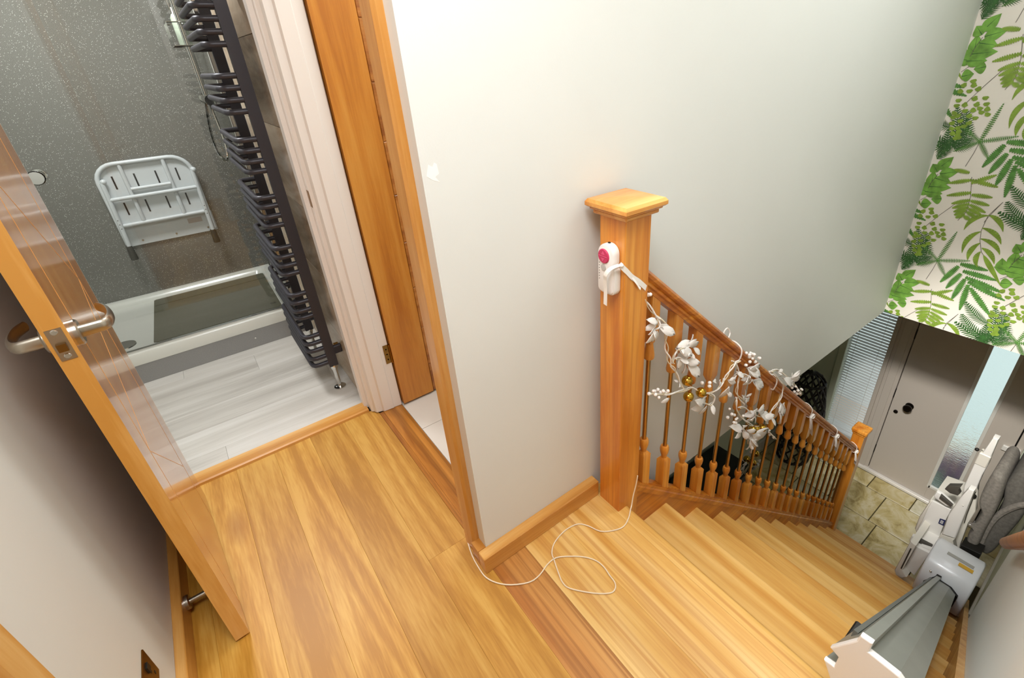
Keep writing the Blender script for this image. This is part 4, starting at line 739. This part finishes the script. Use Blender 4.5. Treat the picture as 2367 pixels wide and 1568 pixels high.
def cushion(name, spec, depth, mat):
    x, pts = spec; o2 = sm2(pts); cy_ = sum(a for a, b in o2)/len(o2); cz_ = sum(b for a, b in o2)/len(o2)
    bm = BM(); rings = []
    for dx, k in ((0, .55), (.004, .75), (.014, .90), (.032, 1.0), (depth-.032, 1.0), (depth-.014, .90), (depth-.004, .75), (depth, .55)):
        ring = []
        for i, (a, b) in enumerate(o2):
            # pull towards the outline's own spine
            pa, pb = o2[i-1]; na, nb = o2[(i+1) % len(o2)]; tx, tz = na-pa, nb-pb; l = math.hypot(tx, tz) or 1
            ox, oz = -tz/l, tx/l
            if (ox*(cy_-a)+oz*(cz_-b)) < 0: ox, oz = -ox, -oz
            q_ = (1-k)*.045; ring.append(bm.verts.new((x+dx, a+ox*q_, b+oz*q_)))
        rings.append(ring)
    for A, C in zip(rings, rings[1:]):
        for i in range(len(A)): bm.faces.new((A[i], A[(i+1) % len(A)], C[(i+1) % len(A)], C[i]))
    bm.faces.new(rings[0]); bm.faces.new(list(reversed(rings[-1]))); return O(name, bm, mat, ch, smooth=True)
c1 = cushion('seat_cushion', CH_CUSH1, .40, fabric); c2 = cushion('back_cushion', CH_CUSH2, .42, fabric_d)
O('piping', tube(smoothpath([(3.478, y, z) for y, z in CH_CUSH2PIPE[1]]), .018, 8, sq=1), fabric, c2, smooth=True)
# ================================================================ REMOTE, TIES, CORD
rm = T('remote_control', 'white stairlift remote with round pink button on the newel post', 'remote control', (.805, .827, .82))
def cap2(y0, y1, z0, z1, rt_, rb, n=8):
    out = []
    for cy_, cz_, r, a0 in ((y1-rt_, z1-rt_, rt_, 0), (y0+rt_, z1-rt_, rt_, 90), (y0+rb, z0+rb, rb, 180), (y1-rb, z0+rb, rb, 270)):
        for k in range(n+1): a = math.radians(a0+90*k/n); out.append((cy_+r*math.cos(a), cz_+r*math.sin(a)))
    return out
O('handset', prism(cap2(.800, .856, .822, .957, .027, .012), 'x', .790, .8165, bev=.005), plain('remote_white', '#EDE8E2', .3, coat=.2), rm, smooth=True)
O('holder', prism(cap2(.796, .860, .818, .895, .008, .018), 'x', .794, .8165, bev=.004), white_pl, rm, smooth=True)
bt_ = O('pink_button', lathe([(.0195, 0), (.0195, -.002), (.0175, -.004), (.0005, -.0045)], (.7902, .832, .925), 'x', 24), plain('button_pink', '#C2305A', .45), rm, smooth=True)
pk = plain('button_pink_light', '#D9587E', .5)
O('up_arrow', prism([(.826, .930), (.838, .930), (.832, .939)], 'x', .7852, .7862), pk, bt_); O('down_arrow', prism([(.826, .920), (.838, .920), (.832, .911)], 'x', .7852, .7862), pk, bt_); O('divider', B(.7852, .7862, .817, .847, .9243, .9257), pk, bt_)
O('stop_button', lathe([(.0085, 0), (.0085, -.002), (.0005, -.0025)], (.7902, .833, .894), 'x', 18), plain('button_grey', '#B9B4AC', .5), rm, smooth=True)
for k in range(7): O('print_mark', B(.7897, .7902, .8475, .8495, .905-.0075*k-.003, .905-.0075*k), dgrey_pl, rm)
O('aerial_stub', B(.802, .807, .825, .831, .956, .9595), black_pl, rm)
tie = T('ribbon_tie', 'white ribbon tied around the remote and the newel post', 'ribbon', (.80, .80, .85))
O('hanging_strip', ribbon(smoothpath([(.800, .786, .911), (.785, .792, .908), (.775, .799, .900), (.771, .807, .885), (.775, .812, .868), (.780, .815, .835), (.782, .818, .793)]), (0, 1, .12), .0125), ribbon_m, tie)
O('side_strip', ribbon(smoothpath([(.800, .784, .912), (.812, .7815, .898), (.822, .7812, .888), (.842, .7808, .866), (.868, .7806, .845), (.897, .7806, .817)]), (.35, 0, 1), .015), ribbon_m, tie)
O('loose_end', ribbon(smoothpath([(.842, .780, .864), (.855, .777, .846), (.864, .776, .832), (.869, .775, .826)]), (.5, .3, 1), .007), ribbon_m, tie)
O('knot', sphere((.803, .783, .910), .006), ribbon_m, tie, smooth=True)
cbl = T('thin_cable', 'thin clear cable curling over the landing boards', 'cable', (.55, .7, 0))
pts = [Vector(p) for p in CABLE]
pts = pts[:32]+[Vector((.822, .742, .003)), Vector((.850, .760, .0045))]+[Vector((.864, .768, .010)), Vector((.876, .774, .039))]+pts[-2:]
O('cable', tube(smoothpath(pts, 3), .0020, 6), plain('clear_cord', '#EAD9BC', .25), cbl, smooth=True)
# ================================================================ GARLAND
ga_ = T('garland', 'white leaf and berry garland with gold baubles hung on the banister', 'garland', (1.3, .78, .2))
random.seed(2)
for s in GAR_STEMS:
    pts = smoothpath([(p[0], p[1]+random.uniform(-.006, .006), p[2]) for p in s], 4)
    for j in range(2):
        q = [v+Vector((.004*math.sin(i*.9+j*3), .004*math.cos(i*.7+j*3), .003*math.sin(i*.6+j*2))) for i, v in enumerate(pts)]
        O('stem', tube(q, .0026 if j == 0 else .0018, 6), garl_stem if j else garl, ga_, smooth=True)
lm = BM(); rows = []
for t, wd in ((0, .02), (.15, .22), (.4, .40), (.65, .36), (.85, .2), (1, .02)):
    rows.append([lm.verts.new((t, -wd*.54, .10*math.sin(t*3)+.06)), lm.verts.new((t, 0, .10*math.sin(t*3)-.02)), lm.verts.new((t, wd*.54, .10*math.sin(t*3)+.06))])
for a, b in zip(rows, rows[1:]):
    for k in range(2): lm.faces.new((a[k], b[k], b[k+1], a[k+1]))
ret = bmesh.ops.extrude_face_region(lm, geom=list(lm.faces)); bmesh.ops.translate(lm, vec=(0, 0, -.03), verts=[g for g in ret['geom'] if isinstance(g, bmesh.types.BMVert)])
bmesh.ops.recalc_face_normals(lm, faces=lm.faces); leafme = bpy.data.meshes.new('garland_leaf'); lm.to_mesh(leafme); lm.free(); leafme.materials.append(garl)
for f in leafme.polygons: f.use_smooth = True
def leaf(p, q, parent):
    p = Vector(p)+Vector((0, random.uniform(-.01, .01), 0)); q = Vector(q)+Vector((0, random.uniform(-.022, .022), 0)); d = q-p; ln = d.length; d.normalize()
    nrm = Vector((random.uniform(-.5, .5), -1, random.uniform(-.2, .8))); s = nrm.cross(d).normalized(); nn = d.cross(s)
    M4 = Matrix((( d.x, s.x, nn.x, 0), (d.y, s.y, nn.y, 0), (d.z, s.z, nn.z, 0), (0, 0, 0, 1)))
    o = bpy.data.objects.new('leaf', leafme); link(o, parent, {}); o.matrix_local = Matrix.Translation(p-WL[parent.name]) @ M4 @ Matrix.Scale(ln, 4)
for p, q in GAR_LEAVES:
    leaf(p, q, ga_)
    if random.random() < .55:
        p_, q_ = Vector(p), Vector(q); d_ = (q_-p_)*random.uniform(.7, .9); d_.rotate(Matrix.Rotation(random.choice((-1, 1))*random.uniform(.5, .9), 3, 'Y')); leaf(p_, p_+d_, ga_)
b0 = None
for p in GAR_BERRIES:
    r = random.uniform(.0052, .0075); w_ = Vector(p)+Vector((0, random.uniform(-.012, .012), 0))
    if b0 is None: b0 = O('berry', sphere(w_, .0062, n=8), garl, ga_, smooth=True)
    else: copyat(b0, w_, ga_, (r/.0062,)*3)
gb_ = None
for i, p in enumerate(GAR_BAUBLES):
    w_ = Vector(p)+Vector((0, -.006 if i % 2 else .004, 0))
    if gb_ is None: gb_ = O('bauble', sphere(w_, .0185, n=14), gold, ga_, smooth=True)
    else: copyat(gb_, w_, ga_)
def wrap(x, r=.0028):
    z = zr(x); sl = -.892
    pts = [(x-.004, .800, z-.004), (x-.002, .792, z+.03), (x, .798, z+.06), (x+.002, .83, z+.074), (x+.004, .862, z+.06), (x+.004, .868, z+.03), (x+.002, .855, z-.006), (x, .82, z-.008), (x-.004, .800, z-.004)]
    return tube(smoothpath(pts, 3), r, 6)
for x in (GAR_WRAPS[0][0], GAR_WRAPS[1][0]): O('wrap_tie', wrap(x), garl, ga_, smooth=True)
xw = GAR_WRAPS[0][0]; O('wire_loop', tube(smoothpath([(xw-.02, .845, zr(xw-.02)+.07), (xw-.03, .86, zr(xw)+.11), (xw-.01, .86, zr(xw)+.125), (xw+.005, .855, zr(xw)+.10), (xw-.02, .845, zr(xw-.02)+.07)]), .0025, 6), garl, ga_, smooth=True)
def bow(x, label):
    t_ = T('ribbon_bow', label, 'ribbon', (x, .80, zr(x)), group='white ribbon bows on the hand rail'); z = zr(x)
    O('band', wrap(x, .0022), ribbon_m, t_, smooth=True)
    O('tail', ribbon(smoothpath([(x-.005, .790, z), (x+.004, .780, z-.05), (x+.022, .776, z-.125)]), (.45, .9, .1), .022), ribbon_m, t_)
    O('tail', ribbon(smoothpath([(x-.008, .790, z), (x-.020, .778, z-.02), (x-.024, .772, z-.055)]), (.45, .9, .1), .018), ribbon_m, t_)
    O('loop', ribbon(smoothpath([(x-.005, .793, z), (x+.012, .786, z+.018), (x+.026, .785, z+.006), (x+.016, .787, z-.010), (x-.005, .793, z)]), (0, 1, .3), .012), ribbon_m, t_)
    O('knot', sphere((x-.005, .790, z), .007, n=8), ribbon_m, t_, smooth=True)
bow(GAR_WRAPS[2][0], 'white ribbon bow on the handrail just below the garland'); bow(GAR_WRAPS[3][0], 'white ribbon bow midway between garland and bottom post'); bow(3.36, 'white ribbon bow tied at the bottom newel post')
# sprig on the hall console, built in place of the garland's reflection
sg = T('garland_sprig', 'small white and gold sprig in the hall behind the spindles', 'garland', (3.0, 1.45, -1.9))
HC = Vector((3.05, 1.42, -1.72))
for k in range(3): O('stem', tube(smoothpath([(HC.x-.10+.1*k, HC.y+.02, -1.918), (HC.x+.01*k, HC.y, -1.80), (HC.x+.05*(k-1), HC.y-.03, -1.66)]), .004, 6), garl_stem, sg, smooth=True)
for k in range(14):
    a = random.random()*6.28; p = HC+Vector((.10*math.cos(a), .03*math.sin(a*2), .10*math.sin(a))); leaf(p, p+Vector((.07*math.cos(a), 0, .07*math.sin(a)-.02)), sg)
for d in ((-.05, 0, .03), (.04, -.02, .05), (0, -.03, -.02)): copyat(gb_, HC+Vector(d), sg, (1.6,)*3)
# ================================================================ WALLPAPER PRINT
XW = 3.4524
pm = [plain('print_olive', '#7D9A33', .6, noise=.2, nscale=30), plain('print_green', '#4F8136', .6, noise=.3, nscale=40), plain('print_dark', '#2F5B26', .6, noise=.3, nscale=40), plain('print_light', '#6FA03E', .6, noise=.35, nscale=25), plain('print_stem', '#5E5A4E', .6)]
wb = BM(); YL, YR, ZB, ZT = .9155, -.164, -.2495, 2.395
lay = [0]
def pface(pts, mi):
    if max(p[0] for p in pts) < YR or min(p[0] for p in pts) > YL or max(p[1] for p in pts) < ZB or min(p[1] for p in pts) > ZT: return
    def clip(P, f, g):
        out = []
        for i in range(len(P)):
            a, b = P[i], P[(i+1) % len(P)]; ia, ib = f(a) >= 0, f(b) >= 0
            if ia: out.append(a)
            if ia != ib:
                t = f(a)/(f(a)-f(b)); out.append((a[0]+(b[0]-a[0])*t, a[1]+(b[1]-a[1])*t))
        return out
    for f in (lambda p: YL-p[0], lambda p: p[0]-YR, lambda p: p[1]-ZB, lambda p: ZT-p[1]):
        pts = clip(pts, f, 0)
        if len(pts) < 3: return
    x = XW-.0000004*lay[0]; lay[0] += 1
    try: fc = wb.faces.new([wb.verts.new((x, p[0], p[1])) for p in pts]); fc.material_index = mi
    except ValueError: pass
def curve(pts, n=10):
    if len(pts) == 2: return [(pts[0][0]+(pts[1][0]-pts[0][0])*k/n, pts[0][1]+(pts[1][1]-pts[0][1])*k/n) for k in range(n+1)]
    a, b, c = pts; b = (2*b[0]-.5*(a[0]+c[0]), 2*b[1]-.5*(a[1]+c[1]))
    return [((1-t)**2*a[0]+2*t*(1-t)*b[0]+t*t*c[0], (1-t)**2*a[1]+2*t*(1-t)*b[1]+t*t*c[1]) for t in [k/n for k in range(n+1)]]
def nrm2(a, b):
    dx, dz = b[0]-a[0], b[1]-a[1]; l = math.hypot(dx, dz) or 1; return dx/l, dz/l
def blade(pts, wd, mi, shape=lambda t: math.sin(math.pi*min(1, t*.92+.06)), n=10):
    c = curve(pts, n)
    for i in range(n):
        d = nrm2(c[i], c[i+1]); w0, w1 = wd*shape(i/n)/2, wd*shape((i+1)/n)/2
        pface([(c[i][0]-d[1]*w0, c[i][1]+d[0]*w0), (c[i+1][0]-d[1]*w1, c[i+1][1]+d[0]*w1), (c[i+1][0]+d[1]*w1, c[i+1][1]-d[0]*w1), (c[i][0]+d[1]*w0, c[i][1]-d[0]*w0)], mi)
def frond(pts, wd, n, mi, thick=.55, lean=.5, stem=True):
    c = curve(pts, n)
    for i in range(n):
        d = nrm2(c[i], c[i+1]); t = i/n; l = wd*.5*(math.sin(math.pi*(t*.78+.2))**.8); s = math.hypot(c[i+1][0]-c[i][0], c[i+1][1]-c[i][1])*thick
        for sg_ in (1, -1):
            nx_, nz_ = -d[1]*sg_, d[0]*sg_; b0_ = c[i]; b1_ = (c[i][0]+d[0]*s, c[i][1]+d[1]*s); tip = (c[i][0]+nx_*l+d[0]*l*lean, c[i][1]+nz_*l+d[1]*l*lean)
            mid = ((b1_[0]+tip[0])/2+d[0]*s*.5, (b1_[1]+tip[1])/2+d[1]*s*.5); pface([b0_, tip, mid, b1_], mi)
    if stem: blade(pts, wd*.05+.0016, mi, lambda t: 1-.6*t, 6)
def pline(pts, wd):
    for a, b in zip(pts, pts[1:]): blade([a, b], wd, 4, lambda t: 1, 1)
def disc(c, r, mi, sq=1):
    a0 = random.random()*6; pface([(c[0]+r*(1+.25*math.sin(3*a+a0))*math.cos(a), c[1]+r*sq*(1+.2*math.cos(2*a+a0))*math.sin(a)) for a in [2*math.pi*k/9 for k in range(9)]], mi)
for i in range(-1, 4):
    for j in range(-3, 6):
        oy = -.482*i; oz = .685*j-.36*i
        if not (-.9 < .7+oy < 1.9): continue
        mv = lambda p: (p[0]+oy, p[1]+oz); mvl = lambda ps: [mv(p) for p in ps]
        random.seed(7)
        for s in WP_STEMS: pline(mvl(s), .0025)
        for s in WP_DARK: frond(mvl(s), .075, 16, 2, .62, .7)
        for s in WP_BROAD: blade(mvl(s), .065, 3, lambda t: (math.sin(math.pi*min(1, t+.02))**.8)*(1.25-.75*t)); blade(mvl(s), .004, 2, lambda t: 1-t, 4)
        for s in WP_FAT: frond(mvl(s), .040, 16, 1, .95, .35); blade(mvl(s), .024, 1)
        for s in WP_FERN: frond(mvl(s), .030, 12, 0, .9, .5); blade(mvl(s), .010, 0)
        for s in WP_CURVE: blade(mvl(s), .026, 0); 
        for s in WP_STAR: frond(mvl(s), .030, 20, 1, .55, .25)
        for p in WP_DOTS: disc(mv(p), .0135, 0, .85)
me = bpy.data.meshes.new('leaf_print'); wb.to_mesh(me); wb.free()
for q in pm: me.materials.append(q)
po = bpy.data.objects.new('leaf_print', me); we = bpy.data.objects['wall_end']; link(po, we, {}); po.location = -WL['wall_end']
# ---------------------------------------------------------------- fittings for the ceiling lamps, all but the bathroom's added
M, N, L, P = newmat('lamp_glow'); P.inputs['Emission Color'].default_value = (1, .97, .92, 1); P.inputs['Emission Strength'].default_value = 3
for i, (nm, x, y, sx, sy) in enumerate(PANELS):
    cl = T('ceiling_light', ['square ceiling light panel over the landing', 'long ceiling light panel over the stairwell', 'square ceiling light panel over the shower', 'square ceiling light panel in the small room'][i], 'ceiling light', (x, y, 2.4), group='ceiling light panels')
    O('rim', B(x-sx/2, x+sx/2, y-sy/2, y+sy/2, 2.382, 2.4, bev=.004), white_gloss, cl)
    O('diffuser', B(x-sx/2+.02, x+sx/2-.02, y-sy/2+.02, y+sy/2-.02, 2.378, 2.383), M, cl)
for i, (p, q, d_, e_) in enumerate(SPOTS):  # bodies for the added spots
    sl_ = T('ceiling_spotlight', ['ceiling spotlight by the right wall aimed down the stairs', 'ceiling spotlight over the landing aimed down the stairs', 'ceiling spotlight beside the white wall aimed at the stairlift track'][i], 'spotlight', (p[0], p[1], 2.4), group='ceiling spotlights')
    d = (Vector(q)-Vector(p)).normalized(); p = Vector(p)
    O('stem', tube([(p.x, p.y, 2.4), tuple(p-d*.03)], .008, 8), white_gloss, sl_)
    bm = tube([p-d*.075, p-d*.06, p-d*.004], .028, 16); O('can', bm, white_gloss, sl_, smooth=True)
